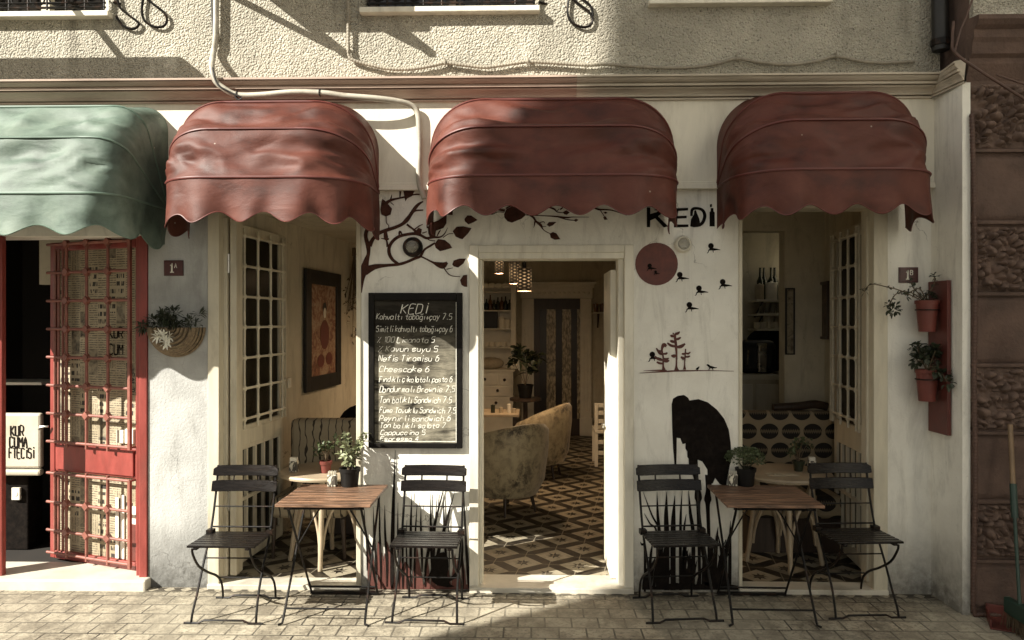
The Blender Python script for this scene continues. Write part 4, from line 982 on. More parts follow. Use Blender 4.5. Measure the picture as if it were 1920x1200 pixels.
for x, y, l in ((1335.5,465.5,'small black painted flying creature highest on the wall, by the white lamp'),(1277,519.5,'small black painted flying creature beside the red disc'),(1357.5,533,'small black painted flying creature nearest the right window'),(1313,545,'small black painted flying creature in the middle of the flock'),(1295,576,'small black painted flying creature lowest of the flock, above the little trees'),(1225.5,669,'small black painted flying creature at the left of the little trees')):
    mural('flying_creature_mural', l, 'wall painting', 'mural_black', bird(x, y, 1.0), 'painted flying creatures')
for x, y, s, l in ((1220,501.5,.75,'tiny black painted creature inside the red disc, the larger one'),(1230.5,511.5,.45,'tiny black painted creature inside the red disc, the smaller one')):
    mural('flying_creature_mural', l, 'wall painting', 'mural_black', bird(x, y, s), 'painted flying creatures', y=-.0075)
sh = [('s',A3(q)) for q in [
 [(130,1131,2),(250,1124,8),(360,1118,10),(450,1117,8),(560,1116,5),(720,1119,2)],[(155,1117,2),(250,1114,8),(300,1117,10)],
 [(362,1116,34),(360,1090,12),(362,1030,10),(358,960,16),(352,900,14),(362,880,10)],[(362,970,14),(390,965,22),(415,948,10)],[(356,965,14),(325,958,16),(304,942,8)],[(356,938,12),(335,934,18),(322,928,10)],[(356,920,10),(372,918,16),(388,908,8)],[(352,902,12),(332,900,16),(325,893,8)],[(355,888,14),(372,882,16),(382,872,4)],[(345,890,10),(338,880,6)],
 [(282,1112,24),(278,1085,10),(278,1030,10),(270,985,12),(282,955,24),(298,965,14)],[(276,1050,12),(250,1045,16),(225,1028,12)],[(278,1055,12),(300,1058,16),(316,1052,8)],[(278,1040,10),(298,1045,16),(313,1038,8)],[(276,1015,12),(255,1005,18),(235,975,6)],[(276,1012,10),(296,1010,14),(304,1003,8)],[(274,995,10),(250,992,10)],[(276,1072,10),(255,1070,14),(238,1062,10)],
 [(412,1110,20),(412,1080,7),(414,1040,8),(418,980,8)],[(414,1040,10),(398,1036,16),(390,1028,8)],[(414,1030,10),(432,1030,12),(446,1025,8)],[(416,1010,8),(402,1012,12),(395,1008,6)],[(418,1006,8),(434,1010,12),(448,1000,6)],[(400,1040,10),(404,1050,6)],[(362,1020,10),(345,1025,22),(328,1022,8)]]]
mural('tree_mural', 'three little rust brown painted trees on a line above the heron', 'wall painting', 'mural_red', sh)
mural('dinosaur_mural', 'tiny black painted dinosaur walking on the line by the little trees', 'wall painting', 'mural_black', [('s',A3([(550,1080,8),(560,1083,12),(570,1092,14),(585,1096,14),(600,1098,8),(614,1097,3)])),('s',A3([(572,1098,5),(562,1112,4)])),('s',A3([(582,1098,5),(590,1112,4)]))])
mural('chick_mural', 'tiny black painted chick standing on the line by the little trees', 'wall painting', 'mural_black', [('s',A3([(482,1108,4),(492,1104,14),(500,1096,8),(503,1090,4)])),('s',A3([(492,1108,4),(494,1114,3)]))])
# the cafe name
mural('cafe_name', 'black cut-out letters of the cafe name KEDİ over the red disc', 'lettering', 'mural_black',
 [('p',A3(q)) for q in [[(176,95),(197,97),(197,138),(240,125),(250,112),(268,120),(262,140),(245,152),(310,215),(282,222),(228,165),(197,178),(196,220),(176,220)],
  [(350,102),(434,99),(434,115),(372,119),(368,150),(425,148),(425,164),(367,167),(364,203),(436,203),(436,219),(345,221)],[(447,215),(452,170),(470,140),(472,118),(482,112),(490,135),(503,165),(508,190),(500,218),(470,220)],
  [(568,215),(568,125),(574,120),(576,100),(592,100),(592,120),(600,128),(600,215)],[(570,78),(582,74),(584,92),(570,96)]]]+
 [('s',A3([(455,150,14),(460,110,18),(490,102,16),(525,115,18),(538,150,20),(525,190,20),(500,210,18)])),('s',A3([(222,112,4),(265,112,12),(312,116,3)])),('s',A3([(262,112,14),(268,98,6)]))])
# heron and its reeds
body = [(232,110),(240,80),(265,65),(300,60),(322,75),(330,90),(380,83),(430,100),(480,140),(520,190),(545,250),(555,320),(560,400),(552,440),(540,500),(530,560),(495,548),(470,515),(458,545),(430,545),(428,470),(400,425),(375,415),(372,470),(364,520),(340,470),(326,440),(325,410),(318,400),(318,370),(308,355),(308,325),(292,330),(280,298),(260,295),(258,445),(248,445),(240,350),(235,240)]
sh = [('p',A4(body)),('s',A4([(350,430,50),(370,540,22),(378,620,40),(378,665,22),(382,850,18),(384,1000,16),(386,1115,16)])),('s',A4([(440,500,50),(432,580,24),(430,632,40),(430,675,22),(436,850,18),(440,1115,16)]))]
rr_ = random.Random(21)
blades = [(85,900,60,865,10),(150,820,82,710,8),(175,840,75,590,9),(165,840,152,590,14),(205,850,205,590,22),(240,850,250,612,22),(280,850,290,585,12),(300,830,312,715,10),(350,830,325,585,16)]
for x0, y0, x1, y1, w in blades: sh.append(('s',A4([(x0,y0+280,w*1.2),(x0,y0,w*1.3),((x0+x1)/2-3,(y0+y1)/2,w),(x1,y1,1.5)])))
for i in range(36):
    x0 = rr_.uniform(70,590); hgt = rr_.uniform(110,300)*(1.35 if x0 > 450 else 1); lean = rr_.uniform(-45,75 if x0 > 440 else 45); w = rr_.uniform(12,30)
    if 110 < x0 < 160 and i % 2: continue
    sh.append(('s',A4([(x0,1126,w),(x0+lean*.25,1126-hgt*.4,w),(x0+lean*.6,1126-hgt*.75,w*.7),(x0+lean,1126-hgt,1.5)])))
sh.append(('p',A4([(70,1128),(75,1112),(130,1105),(170,1120),(200,1098),(260,1090),(330,1105),(390,1095),(440,1108),(500,1104),(560,1100),(598,1108),(598,1128)])))
mural('heron_mural', 'big black painted heron bending its beak into reeds, right of the doorway', 'wall painting', 'mural_black', sh)
# reeds and cat left of the doorway
def A5(pts): return [(660+a/4, 830+b/4, *(v/4 for v in r)) for a, b, *r in pts]
sh = [('p',A5([(108,1100),(112,1078),(300,1070),(500,1062),(700,1075),(895,1060),(895,1100)]))]
r5 = random.Random(12); xx = 120
while xx < 890:
    w_ = r5.uniform(24,52); top = r5.uniform(830,960); lean = r5.uniform(-34,18)
    sh.append(('s',A5([(xx+w_/2,1098,w_*1.15),(xx+w_/2+lean*.3,1000,w_),(xx+w_/2+lean*.7,920,w_*.7),(xx+w_/2+lean,top-60,3)]))); xx += w_+r5.uniform(2,16)
for x0, x1, w_ in ((150,118,60),(225,196,64),(300,262,56)): sh.append(('s',A5([(x0,1090,w_),(x0-8,960,w_*.9),(x1+10,830,w_*.6),(x1,740,3)])))
mural('reed_bed_mural', 'rust red painted mass at the foot of the wall under the chalkboard', 'wall painting', 'mural_red', sh)
sh = []
for x0, y0, x1, y1, w in [(300,1000,325,58,26),(215,900,208,400,14),(180,900,160,480,14),(110,760,90,470,10),(260,880,245,470,16),(310,860,308,500,14),(350,900,345,450,12),(380,960,390,370,14),(440,880,450,370,18),(470,900,490,440,14),(525,860,517,470,16),(560,880,700,300,20),(600,900,590,380,18),(640,860,770,370,22),(615,860,640,380,12),(705,860,685,375,16),(730,800,730,520,8),(410,900,412,580,10),(870,980,840,370,18),(890,1000,850,820,14),(835,1000,830,760,12)]:
    sh.append(('s',A5([(x0+(x0-x1)*.1,min(1095,y0+(200 if w < 24 and int(x0) % 3 else 110)),w*.35),(x0,y0,w*1.1),((x0+x1)/2-4,(y0+y1)/2,w),(x1,y1,1.5)])))
mural('reed_mural', 'tall dark painted reed blades rising from the rust red mass', 'wall painting', 'mural_black', sh, y=-.0065)
sh = [('p',A5([(600,1040),(590,960),(600,880),(640,830),(690,820),(720,860),(725,930),(715,1000),(735,1060),(770,1080),(720,1085),(640,1070)])),('p',A5([(605,1000),(560,1040),(590,960)])),('s',A5([(700,1040,30),(770,1000,26),(815,900,24),(825,780,22),(818,690,16),(800,660,14),(785,700,8)]))]
mural('cat_mural', 'black painted cat with its tail up among the reeds beside the door', 'wall painting', 'mural_black', sh, y=-.0105)
# ------------------------------------------------------------------ wall basket on the grey pillar
c = W(329, 672, -.03)
K = thing('wall_basket', 'half-oval wicker wall basket with dark trailing plant and white flowers', 'planter', (c.x, -.004, c.z))
m = MB(); R = .185; n = 28
def bk(u, v):
    a = PI+PI*u; h_ = v
    x = R*math.cos(a)*(1-.05*h_); z = .20+R*1.02*math.sin(a)*(1-.03*h_)
    return (x*(1-.12*h_**2), -.005-.085*math.sin(h_*PI/2), z)
rows = 8
for k in range(6):
    f = k/5
    m.tube([(R*(1-.06*k)*math.cos(PI+PI*i/n), -.012-.075*math.sin(min(1, f*1.2)*PI/2)*(1 if k else .3), .205+R*(1-.06*k)*1.02*math.sin(PI+PI*i/n)) for i in range(n+1)], .0105, 6)
m.tube([(R*math.cos(PI+PI*i/n)*.72, -.088, .205+R*.72*math.sin(PI+PI*i/n)) for i in range(n+1)], .009, 6)
m.build('basket', MAT['wicker'], K, smooth=60)
m = MB()
for j in range(5):
    rr = R*.70*(1-.2*j); m.tube([(rr*math.cos(PI+PI*i/20), -.090-.003*j, .205+rr*math.sin(PI+PI*i/20)) for i in range(21)], .012, 6)
m.box((-R*.70,-.085,.10),(R*.70,-.01,.205)); m.build('basket_front', MAT['wicker'], K, smooth=60)
lf = MB(); rg = random.Random(3)
for i in range(26):
    a = rg.uniform(-1,1); cx = a*.215; cz = .235+rg.uniform(-.02,.06)*(1-abs(a)*.5)-(.03 if a < -.6 else 0)
    leaf_blob(lf, (cx,-.07+rg.uniform(-.04,.03),cz), (.035,.03,.026), 16, .040, .011, rg, .2, .2)
for x_, z_ in ((0,.30),(.17,.29),(-.07,.29)): leaf_blob(lf, (x_,-.06,z_), (.03,.03,.03), 20, .05, .012, rg, .8, .1)
lf.build('foliage', MAT['leaf_dark'], K, recalc=False)
fl = MB()
for fx, fz in ((-.06,.165),(-.02,.12),(-.075,.145),(.0,.145),(-.035,.155),(-.015,.105)):
    for k in range(9):
        a = k*2*PI/9+fx*40; one_leaf(fl, Vector((fx,-.115,fz)), Vector((math.cos(a),-.35,math.sin(a))), .045, .013, rg, .1)
fl.build('flowers', MAT['petal'], K, recalc=False)

# ------------------------------------------------------------------ red board with two hanging pots on the side wall
def SW(y, z, out=0.0): return (x_end+.035*(-y)-.0-out, y, z)
ya, yb = -.015, -.235; za = W(1760,812,-.12).z; zb = W(1760,527,-.12).z
RB = thing('plant_board', 'tall red wooden board on the side wall carrying two flower pots', 'planter board', (x_end,-.12,za), world=True)
m = MB(); m.prism([SW(ya,za,.004),SW(yb,za,.008),SW(yb,za,.032),SW(ya,za,.028)], (0,0,zb-za)); m.build('board', MAT['board_red'], RB, bevel=.004)
for px_, py_ in ((1750,590),(1750,720)):
    z = W(px_,py_,-.13).z+.03
    MB().tube([(x_end-.03-.062-.068*math.cos(i*PI/12), -.13+.068*math.sin(i*PI/12), z) for i in range(24)], .004, 5, closed=True).build('pot_ring', MAT['black_iron'], RB, smooth=60)
for i, (py0, py1, lab) in enumerate(((563,622,'red hanging flower pot with a trailing bare-stemmed plant, upper on the red board'),(692,752,'red hanging flower pot with a bushy leafy plant, lower on the red board'))):
    zt_ = W(1750,py0,-.13).z; zb_ = W(1750,py1,-.13).z
    P = thing('hanging_pot', lab, 'flower pot', (x_end-.094,-.13,zb_), group='red hanging pots')
    pot(P, .048, .066, zt_-zb_, 'terracotta')
    hh = zt_-zb_; lf = MB(); st = MB(); rg = random.Random(40+i)
    if i == 0:
        for tgt in (((-.16,-.02,.085),(-.27,-.03,.115),(-.36,-.02,.13),(-.40,-.02,.085)),((-.10,0,.08),(-.20,-.02,.07),(-.245,-.02,.0)),((-.05,0,.07),(-.085,0,.11),(-.10,0,.145)),((.0,0,.06),(.04,0,.12),(.05,.0,.18)),((-.05,-.03,.09),(-.09,-.05,.10),(-.16,-.05,.06))):
            pts = catmull([(0,0,hh-.02)]+[(a,b,hh+c_-.03) for a, b, c_ in tgt], 6); st.tube(pts, .0035, 5)
            for p in pts[3::2]:
                for _ in range(2): one_leaf(lf, Vector(p), Vector((rg.gauss(0,1),rg.gauss(0,1),rg.gauss(.3,.8))).normalized(), .028, .012, rg)
            leaf_blob(lf, pts[-1], (.018,.018,.018), 14, .024, .014, rg)
        leaf_blob(lf, (-.215,-.02,hh-.06), (.035,.03,.035), 40, .03, .018, rg); leaf_blob(lf, (0,0,hh+.02), (.05,.05,.03), 50, .03, .016, rg)
    else:
        for k in range(9):
            a = k*.7; e = (rg.uniform(.03,.10)*math.cos(a), rg.uniform(.03,.09)*math.sin(a), hh+rg.uniform(.05,.14)); st.tube([(0,0,hh-.02),(e[0]*.5,e[1]*.5,hh+.05),e], .003, 5); leaf_blob(lf, e, (.035,.035,.03), 26, .036, .026, rg)
        for e in ((.05,-.09,hh-.03),(.0,-.11,hh+.0),(.055,-.13,hh-.07)): st.tube([(0,0,hh-.02),(e[0]*.5,e[1]*.6,hh+.02),e], .003, 5); leaf_blob(lf, e, (.03,.04,.025), 26, .034, .022, rg)
    st.build('stem', MAT['bark'], P, smooth=60); lf.build('foliage', MAT['leaf_dark'], P, recalc=False)

# ------------------------------------------------------------------ pipes and cables
def pts_px(q, y): return [tuple(W(a, b, (y if not r else r[0]))) for a, b, *r in q]
m = MB()
m.tube(catmull(pts_px([(405,-20,-.045),(405,30,-.045),(404,75,-.045),(400,100,-.05),(397,125,-.16),(403,150,-.185),(420,166,-.18),(445,178,-.17),(490,178,-.17),(545,173,-.17),(600,174,-.17),(650,180,-.165),(700,184,-.15),(740,189,-.12),(770,197,-.08),(783,212,-.065),(786,250,-.06),(786,290,-.06),(785,325,-.06),(788,350,-.06),(796,372,-.06)],0), 6), .019, 10)
o = m.build('drain_pipe', MAT['pipe'], smooth=60); tag(o, 'pale bent pipe coming down the stucco and running along the cornice', 'pipe')
m = MB(); m.tube(catmull(pts_px([(397,-20,-.03),(398,40,-.03),(402,85,-.035),(401,108,-.06),(399,130,-.19),(408,158,-.205),(430,172,-.20),(452,182,-.195)],0), 6), .006, 6)
for p_ in pts_px([(445,178,-.17),(600,174,-.17)],0): m.tube([Vector(p_)+Vector((.0,.021*math.cos(i*PI/6),.021*math.sin(i*PI/6))) for i in range(12)], .005, 5, closed=True)
m.tube(catmull(pts_px([(440,181,-.196),(447,187,-.2),(454,184,-.2)],0), 4), .004, 5)
o = m.build('cable', MAT['cable_black'], smooth=60); tag(o, 'thin black cable tied along the pale bent pipe', 'cable')
def corrugated(path, r, y=0):
    pts = catmull(path, 10); L_ = [0]
    for a, b in zip(pts, pts[1:]): L_.append(L_[-1]+(Vector(b)-Vector(a)).length)
    out = []; rs = []; n = int(L_[-1]/.005); j = 0
    for i in range(n+1):
        s = L_[-1]*i/n
        while j < len(L_)-2 and L_[j+1] < s: j += 1
        f = (s-L_[j])/max(1e-9, L_[j+1]-L_[j]); out.append(Vector(pts[j])*(1-f)+Vector(pts[j+1])*f); rs.append(r*(1.07 if (i//2) % 2 else .90))
    return out, rs
yy = -.04
P_, R_ = corrugated(pts_px([(653,-20),(653,30),(653,85),(655,106),(663,113),(690,121),(730,129),(775,129),(815,122),(835,118),(870,122),(910,126),(950,121),(990,116),(1040,118),(1100,122),(1130,120),(1180,124),(1240,127),(1300,126),(1345,119),(1381,110),(1425,117),(1480,121),(1530,115),(1567,106),(1610,114),(1660,118),(1715,115)], yy), .0118)
m = MB(); m.tube(P_, R_, 7); o = m.build('conduit', MAT['conduit'], smooth=80); CD = tag(o, 'pale corrugated conduit sagging along the wall above the cornice', 'conduit')
m = MB()
for q in pts_px([(654,97),(835,118),(990,116),(1381,110),(1567,106)], yy):
    m.tube([(q[0],q[1]+.018*math.cos(i*PI/6),q[2]+.018*math.sin(i*PI/6)) for i in range(12)], .004, 5, closed=True); m.box((q[0]-.005,q[1]-.0,q[2]+.012),(q[0]+.005,0,q[2]+.026)); m.tube([(q[0],q[1]-.012,q[2]+.015),(q[0],q[1]-.014,q[2]+.035)], .003, 5)
m.build('clip', MAT['conduit'], CD, origin=CD.location)
xq = xN-.01; P_, R_ = corrugated([(xq+.012,yN-.015,W(1793,215,yN).z),(xq+.02,yN-.02,2.6),(xq+.028,yN-.022,2.0),(xq+.022,yN-.022,1.4),(xq+.03,yN-.022,.9),(xq+.022,yN-.022,.4),(xq+.02,yN-.022,.05),(xq+.06,yN-.03,.015),(xq+.25,yN-.04,.02)], .0145)
m = MB(); m.tube(P_, R_, 7); o = m.build('conduit', MAT['conduit_brown'], smooth=80); tag(o, 'brown corrugated conduit running down the edge of the stone house', 'conduit')
m = MB(); m.tube(catmull(pts_px([(1788,40,yN-.06),(1786,70,yN-.06),(1790,98,yN-.08),(1830,128,yN-.12),(1880,160,yN-.13),(1990,230,yN-.13)],0), 6), .009, 8); m.tube(catmull(pts_px([(1790,98,yN-.09),(1800,60,yN-.10),(1812,30,yN-.1),(1830,-20,yN-.1)],0), 6), .006, 6); m.tube(catmull(pts_px([(1868,140,yN-.125),(1920,158,yN-.13),(1990,180,yN-.13)],0), 6), .006, 6)
o = m.build('cable', MAT['conduit_brown'], smooth=60); tag(o, 'brown cables sagging across the moulding of the stone house', 'cable')
m = MB(); q0 = W(1762,-30,-.10); q1 = W(1764,95,-.10)
m.tube([tuple(q0),tuple(W(1763,40,-.10)),tuple(q1)], .05, 12); o = m.build('rain_pipe', MAT['black'], smooth=60); tag(o, 'dark rain pipe in the corner between both houses above the cornice', 'pipe')
m = MB(); m.tube([tuple(q1+Vector((0,0,.03))), tuple(q1+Vector((0,0,.07)))], .058, 12); m.build('collar', MAT['black_iron'], o, origin=o.location)

# ------------------------------------------------------------------ iron window guards with scrolled sides
for i, (a, b, z) in enumerate(wins[:2]):
    pxr = (214, 1012)[i]
    lab = ('black iron window guard with scrolled end above the green awning','black iron window guard with scrolled end above the middle awning')[i]
    Gd = thing('window_guard', lab, 'window guard', ((a+b)/2,-.02,z), world=True)
    m = MB(); y0 = -.05
    for zz in (z+.045, z+.075, z+.62, z+1.1): m.tube([(a+.05,y0,zz),(b-.03,y0,zz)], .008, 6)
    k = int((b-a)/.13)
    for j in range(k+1): x = a+.06+(b-a-.10)*j/k; m.tube([(x,y0,z+.03),(x,y0,z+1.2)], .007, 6)
    m.build('bars', MAT['black_iron'], Gd, smooth=60)
    m = MB()
    for j in range(k): x = a+.06+(b-a-.10)*(j+.5)/k; m.tube([(x+.048*math.cos(t_*2*PI/14), y0, z+.105+.045*math.sin(t_*2*PI/14)) for t_ in range(14)], .006, 5, closed=True)
    m.build('ring_row', MAT['black_iron'], Gd, smooth=60)
    m = MB(); xo = b
    def sp(px_, py_, dy=-.03): return tuple(W(px_, py_, dy))
    o_ = pxr
    m.tube(catmull([sp(o_+8,-60),sp(o_+30,-30),sp(o_+70,5),sp(o_+92,22),sp(o_+99,38),sp(o_+92,49),sp(o_+76,50),sp(o_+58,40),sp(o_+52,20),sp(o_+56,-10),sp(o_+62,-40)], 6), .0085, 6)
    m.tube(catmull([sp(o_+4,-20),sp(o_+10,12),sp(o_+30,30),sp(o_+46,44),sp(o_+36,54),sp(o_+16,48),sp(o_+4,30)], 6), .0085, 6) if i == 0 else m.tube(catmull([sp(o_+40,-40),sp(o_+70,-10),sp(o_+94,10),sp(o_+100,30)], 6), .0085, 6)
    m.tube([sp(o_-2,4),sp(o_+14,8,-.005)], .009, 6); m.tube([sp(o_-2,-40),sp(o_+14,-40,-.005)], .009, 6)
    m.build('scroll', MAT['black_iron'], Gd, smooth=60)
# outside the frame, above: the cooling unit shading the stucco and a bar added to shade the cornice
AC = thing('air_conditioner', 'white outdoor cooling unit on two brackets above the pale bent pipe', 'air conditioner', (-1.725,-.27,4.16), world=True)
m = MB(); m.box((-2.125,-.46,4.21),(-1.325,-.08,4.80)); m.build('casing', MAT['ac_white'], AC, bevel=.015)
m = MB(); m.tube([(-1.62+.2*math.cos(i*PI/16),-.465,4.5+.2*math.sin(i*PI/16)) for i in range(32)], .012, 6, closed=True); m.build('fan_grille', MAT['black_iron'], AC, smooth=60)
for x in (-2.04,-1.47):
    m = MB(); m.box((x-.02,-.56,4.17),(x+.02,-.012,4.209)); m.bar((x,-.50,4.17),(x,-.03,3.97),.03,.03); m.build('bracket', MAT['ac_white'], AC)
RA = thing('added_shade_bar', 'unseen bar added above the green awning to shade the cornice', 'awning', (-4.3,-.5,3.84), world=True)
m = MB(); m.box((-6,-.56,3.86),(-2.97,-.44,4.06)); m.build('box', MAT['ac_white'], RA, bevel=.02)
m = MB(); m.bar((-5.0,-.45,3.95),(-5.0,-.01,4.25),.03,.03); m.bar((-3.3,-.45,3.95),(-3.3,-.01,4.25),.03,.03); m.build('arm', MAT['black_iron'], RA)

# ------------------------------------------------------------------ broom and dustpan by the stone house
a = W(1912,1155,-.62); b_ = W(1894,796,-.40)
BR = thing('broom', 'broom with wooden stick and green sleeve leaning on the stone house', 'broom', tuple(a), world=True)
mid = a.lerp(b_, .66); lo = a.lerp(b_, .50)
MB().tube([tuple(mid), tuple(b_)], .014, 10).build('stick', MAT['broom_wood'], BR, smooth=60)
MB().tube([tuple(lo), tuple(a.lerp(b_, .68))], .019, 10).build('sleeve', MAT['broom_green'], BR, smooth=60)
MB().tube([tuple(a+Vector((0,0,.06))), tuple(lo)], .010, 10).build('lower_stick', MAT['broom_green'], BR, smooth=60)
m = MB(); m.prism([(a.x-.03,a.y-.12,a.z-.02),(a.x+.03,a.y-.12,a.z-.02),(a.x+.02,a.y+.12,a.z-.02),(a.x-.02,a.y+.12,a.z-.02)], (0,0,.09)); m.build('head', MAT['broom_green'], BR, bevel=.008)
m = MB(); rg = random.Random(2)
for i in range(120): x = a.x+rg.uniform(-.028,.028); y = a.y+rg.uniform(-.115,.115); m.tube([(x,y,a.z-.018),(x*1+rg.uniform(-.015,.015),y+rg.uniform(-.015,.015),.004)], .0022, 4, cap=False)
m.build('bristles', MAT['bristle'], BR)
q = G(1905,1175); D_ = thing('dustpan', 'red dustpan lying on the paving in front of the stone house', 'dustpan', (q.x,q.y,0), math.radians(-25))
m = MB(); m.box((-.14,-.12,.003),(.14,.12,.010)); m.box((-.14,.105,.010),(.14,.12,.075)); m.box((-.14,-.10,.010),(-.128,.105,.05)); m.box((.128,-.10,.010),(.14,.105,.05)); m.build('pan', MAT['board_red'], D_, bevel=.003)
MB().tube([(0,.11,.05),(0,.24,.07)], .013, 8).build('handle', MAT['board_red'], D_, smooth=60)

# ------------------------------------------------------------------ INSIDE: left window
def bent_table(px, y, rad, ztop, label, rot=0):
    c = W(px, 800, y); T_ = thing('bentwood_table', label, 'table', (c.x, y, .031), rot, 'round bentwood tables indoors')
    m = MB(); m.lathe([(rad-.03,ztop-.03),(rad,ztop-.026),(rad+.004,ztop-.012),(rad-.004,ztop)], (0,0,0), 40); m.build('tabletop', MAT['bentwood'], T_, smooth=40)
    L_ = rad*.72
    for k in range(4):
        a = -PI/2+k*PI/2; ca, sa = math.cos(a), math.sin(a)
        m = MB(); m.tube(catmull([(ca*L_*.80,sa*L_*.80,ztop-.03),(ca*L_*.84,sa*L_*.84,.45),(ca*L_*1.0,sa*L_*1.0,.15),(ca*L_*1.10,sa*L_*1.10,.0)], 5), [.019]*11+[.017]*4+[.015], 10); m.build('leg', MAT['bentwood'], T_, smooth=60)
    m = MB()
    for k in range(4):
        a0 = -PI/2+k*PI/2; a1 = a0+PI/2; A_ = Vector((math.cos(a0),math.sin(a0),0)); B_ = Vector((math.cos(a1),math.sin(a1),0))
        def pt(f, z, r): return tuple((A_*(1-f)+B_*f)*r+Vector((0,0,z)))
        m.tube([pt(.04+.92*i/20, .14+.30*math.sin(PI*i/20)**.6, L_*.95) for i in range(21)], .011, 8)
        m.tube([pt(.05+.90*i/20, ztop-.05-.19*math.sin(PI*i/20)**.6, L_*.82) for i in range(21)], .011, 8)
    m.tube([(L_*.80*math.cos(i*PI/18),L_*.80*math.sin(i*PI/18),.455) for i in range(36)], .011, 8, closed=True)
    m.build('hoop_brace', MAT['bentwood'], T_, smooth=60)
    return c
bent_table(612, .52, .33, .66, 'round pale bentwood table behind the left open window', .1)
q = G(596,897,.692)
def small_plant(loc, label, potm, leafm, n, rad, hgt, seed, pr=.042, ph=.085, ln=.05, wd=.022):
    P = thing('potted_plant', label, 'plant', loc); pot(P, pr*.75, pr, ph, potm); r_ = random.Random(seed); lf = MB(); st = MB()
    for i in range(9):
        a = i*.7; e = Vector((rad*r_.uniform(.3,1)*math.cos(a), rad*r_.uniform(.3,1)*math.sin(a), ph+hgt*r_.uniform(.4,1))); st.tube([(0,0,ph-.02),tuple(e*.5+Vector((0,0,ph*.55))),tuple(e)], .0025, 4)
        for k in range(n): one_leaf(lf, e+Vector((r_.gauss(0,.012),r_.gauss(0,.012),r_.uniform(-.05,.02))), Vector((r_.gauss(0,1),r_.gauss(0,1),r_.gauss(.5,.7))).normalized(), ln*r_.uniform(.6,1.2), wd, r_)
    st.build('stem', MAT['bark'], P, smooth=60); lf.build('foliage', MAT[leafm], P, recalc=False); return P
small_plant((q.x,.40,.692), 'small leafy plant in a red pot behind the left window', 'terracotta', 'leaf', 8, .085, .16, 5)
def glass_jar(px, y, z, r, h_, label, matn, grp=None, name='jar', cat='jar'):
    c = W(px, 800, y); o = MB().lathe([(r*.9,0),(r,.006),(r,h_*.7),(r*.7,h_*.82),(r*.7,h_),(r*.6,h_)], (c.x,y,z), 16).build(name, MAT[matn], smooth=40); return tag(o, label, cat, grp)
tc_ = thing('napkin_tin', 'dull napkin tin on the round table behind the left window', 'napkin holder', (W(551,880,.42).x,.42,.692))
m = MB(); m.prism([(-.03,-.022,0),(.03,-.022,0),(.03,.022,0),(-.03,.022,0)], (0,0,.08)); m.build('tin', MAT['patterned_tin'], tc_, bevel=.005)
MB().box((-.024,-.016,.078),(.024,.016,.105)).build('napkins', MAT['porcelain'], tc_)
# chair with lined fabric
c = W(607, 800, 1.0)
SF = thing('upholstered_chair', 'armchair in pale fabric with thin wavy dark vertical lines', 'armchair', (c.x,1.0,.03))
m = MB(); m.box((-.27,-.02,.36),(.30,.13,.965)); m.build('backrest', MAT['lined_fabric'], SF, bevel=.04, smooth=40)
m = MB(); m.box((-.27,-.5,.30),(.30,-.021,.45)); m.build('seat', MAT['lined_fabric'], SF, bevel=.04, smooth=40)
for x in (-.24,.27):
    for y in (-.46,.09): MB().tube([(x,y,.30),(x*1.04,y,.0)], [.02,.012], 8).build('leg', MAT['dark_wood'], SF)
m = MB(); m.sphere((0,0,.0), .22, 16, 10, (1,.45,.75)); o = m.build('cushion', MAT['mural_black'], origin=(0,0,0), smooth=60); o.location = (c.x+.26,1.32,.92); tag(o, 'dark round cushion behind the lined armchair', 'cushion')
m = MB(); m.box((c.x-.1,1.16,.03),(c.x+.6,1.50,.76)); m.box((c.x-.12,1.14,.76),(c.x+.62,1.52,.79)); o = m.build('wooden_chest', MAT['dark_wood'], bevel=.01); tag(o, 'low dark wooden chest behind the lined armchair', 'chest')
# poster on the left wall
w0 = (wl(0), 0.0); wdv = Vector((.08,1,0)).normalized()
def on_left(px, py): return HIT(px, py, (wl(0)+.012,0), (.08,1))
def wallframe(p0, p1, z0_, z1_, fw, d2, nrm, label, canvas, fr='black', cat='picture'):
    d = Vector((d2[0],d2[1],0)).normalized(); n_ = Vector((nrm[0],nrm[1],0)); Lw = (p1-p0).dot(d)
    P = thing('framed_picture', label, cat, tuple(Vector((p0.x,p0.y,z0_))), math.atan2(d.y, d.x))
    s = 1 if (Matrix.Rotation(-math.atan2(d.y, d.x), 3, 'Z') @ n_).y > 0 else -1
    m = MB(); t_ = .028*s
    m.box((0,0,0),(fw,t_,z1_-z0_)); m.box((Lw-fw,0,0),(Lw,t_,z1_-z0_)); m.box((fw,0,0),(Lw-fw,t_,fw)); m.box((fw,0,z1_-z0_-fw),(Lw-fw,t_,z1_-z0_)); m.build('frame', MAT[fr], P, bevel=.003)
    m = MB(); m.box((fw-.002,.002*s,fw-.002),(Lw-fw+.002,.012*s,z1_-z0_-fw+.002)); cv = m.build('canvas', MAT[canvas], P)
    return P, Lw, s, cv
p0, p1 = on_left(569,620), on_left(635,620)
P, Lw, s_, cv = wallframe(p0, p1, on_left(569,737).z, on_left(569,503).z, .13, (.08,1), (1,-.08), 'tall black framed poster of a seated woman on the left inner wall', 'canvas_warm')
Hh = on_left(569,503).z-on_left(569,737).z
m = MB(); yv = .0125*s_; mw = Lw/2+.03
def el(cx, cz, rx, rz, k=18, e=0): return [(cx+rx*math.cos(i*2*PI/k), yv+s_*(.0004+.0003*e), cz+rz*math.sin(i*2*PI/k)) for i in range(k)]
m.prism(el(mw,.46*Hh,.12,.14,e=0), (0,.002*s_,0)); m.prism(el(mw-.10,.24*Hh,.09,.06,e=1), (0,.002*s_,0)); m.prism(el(mw+.12,.25*Hh,.09,.06,e=1), (0,.002*s_,0)); m.build('painted_robe', MAT['terracotta'], cv)
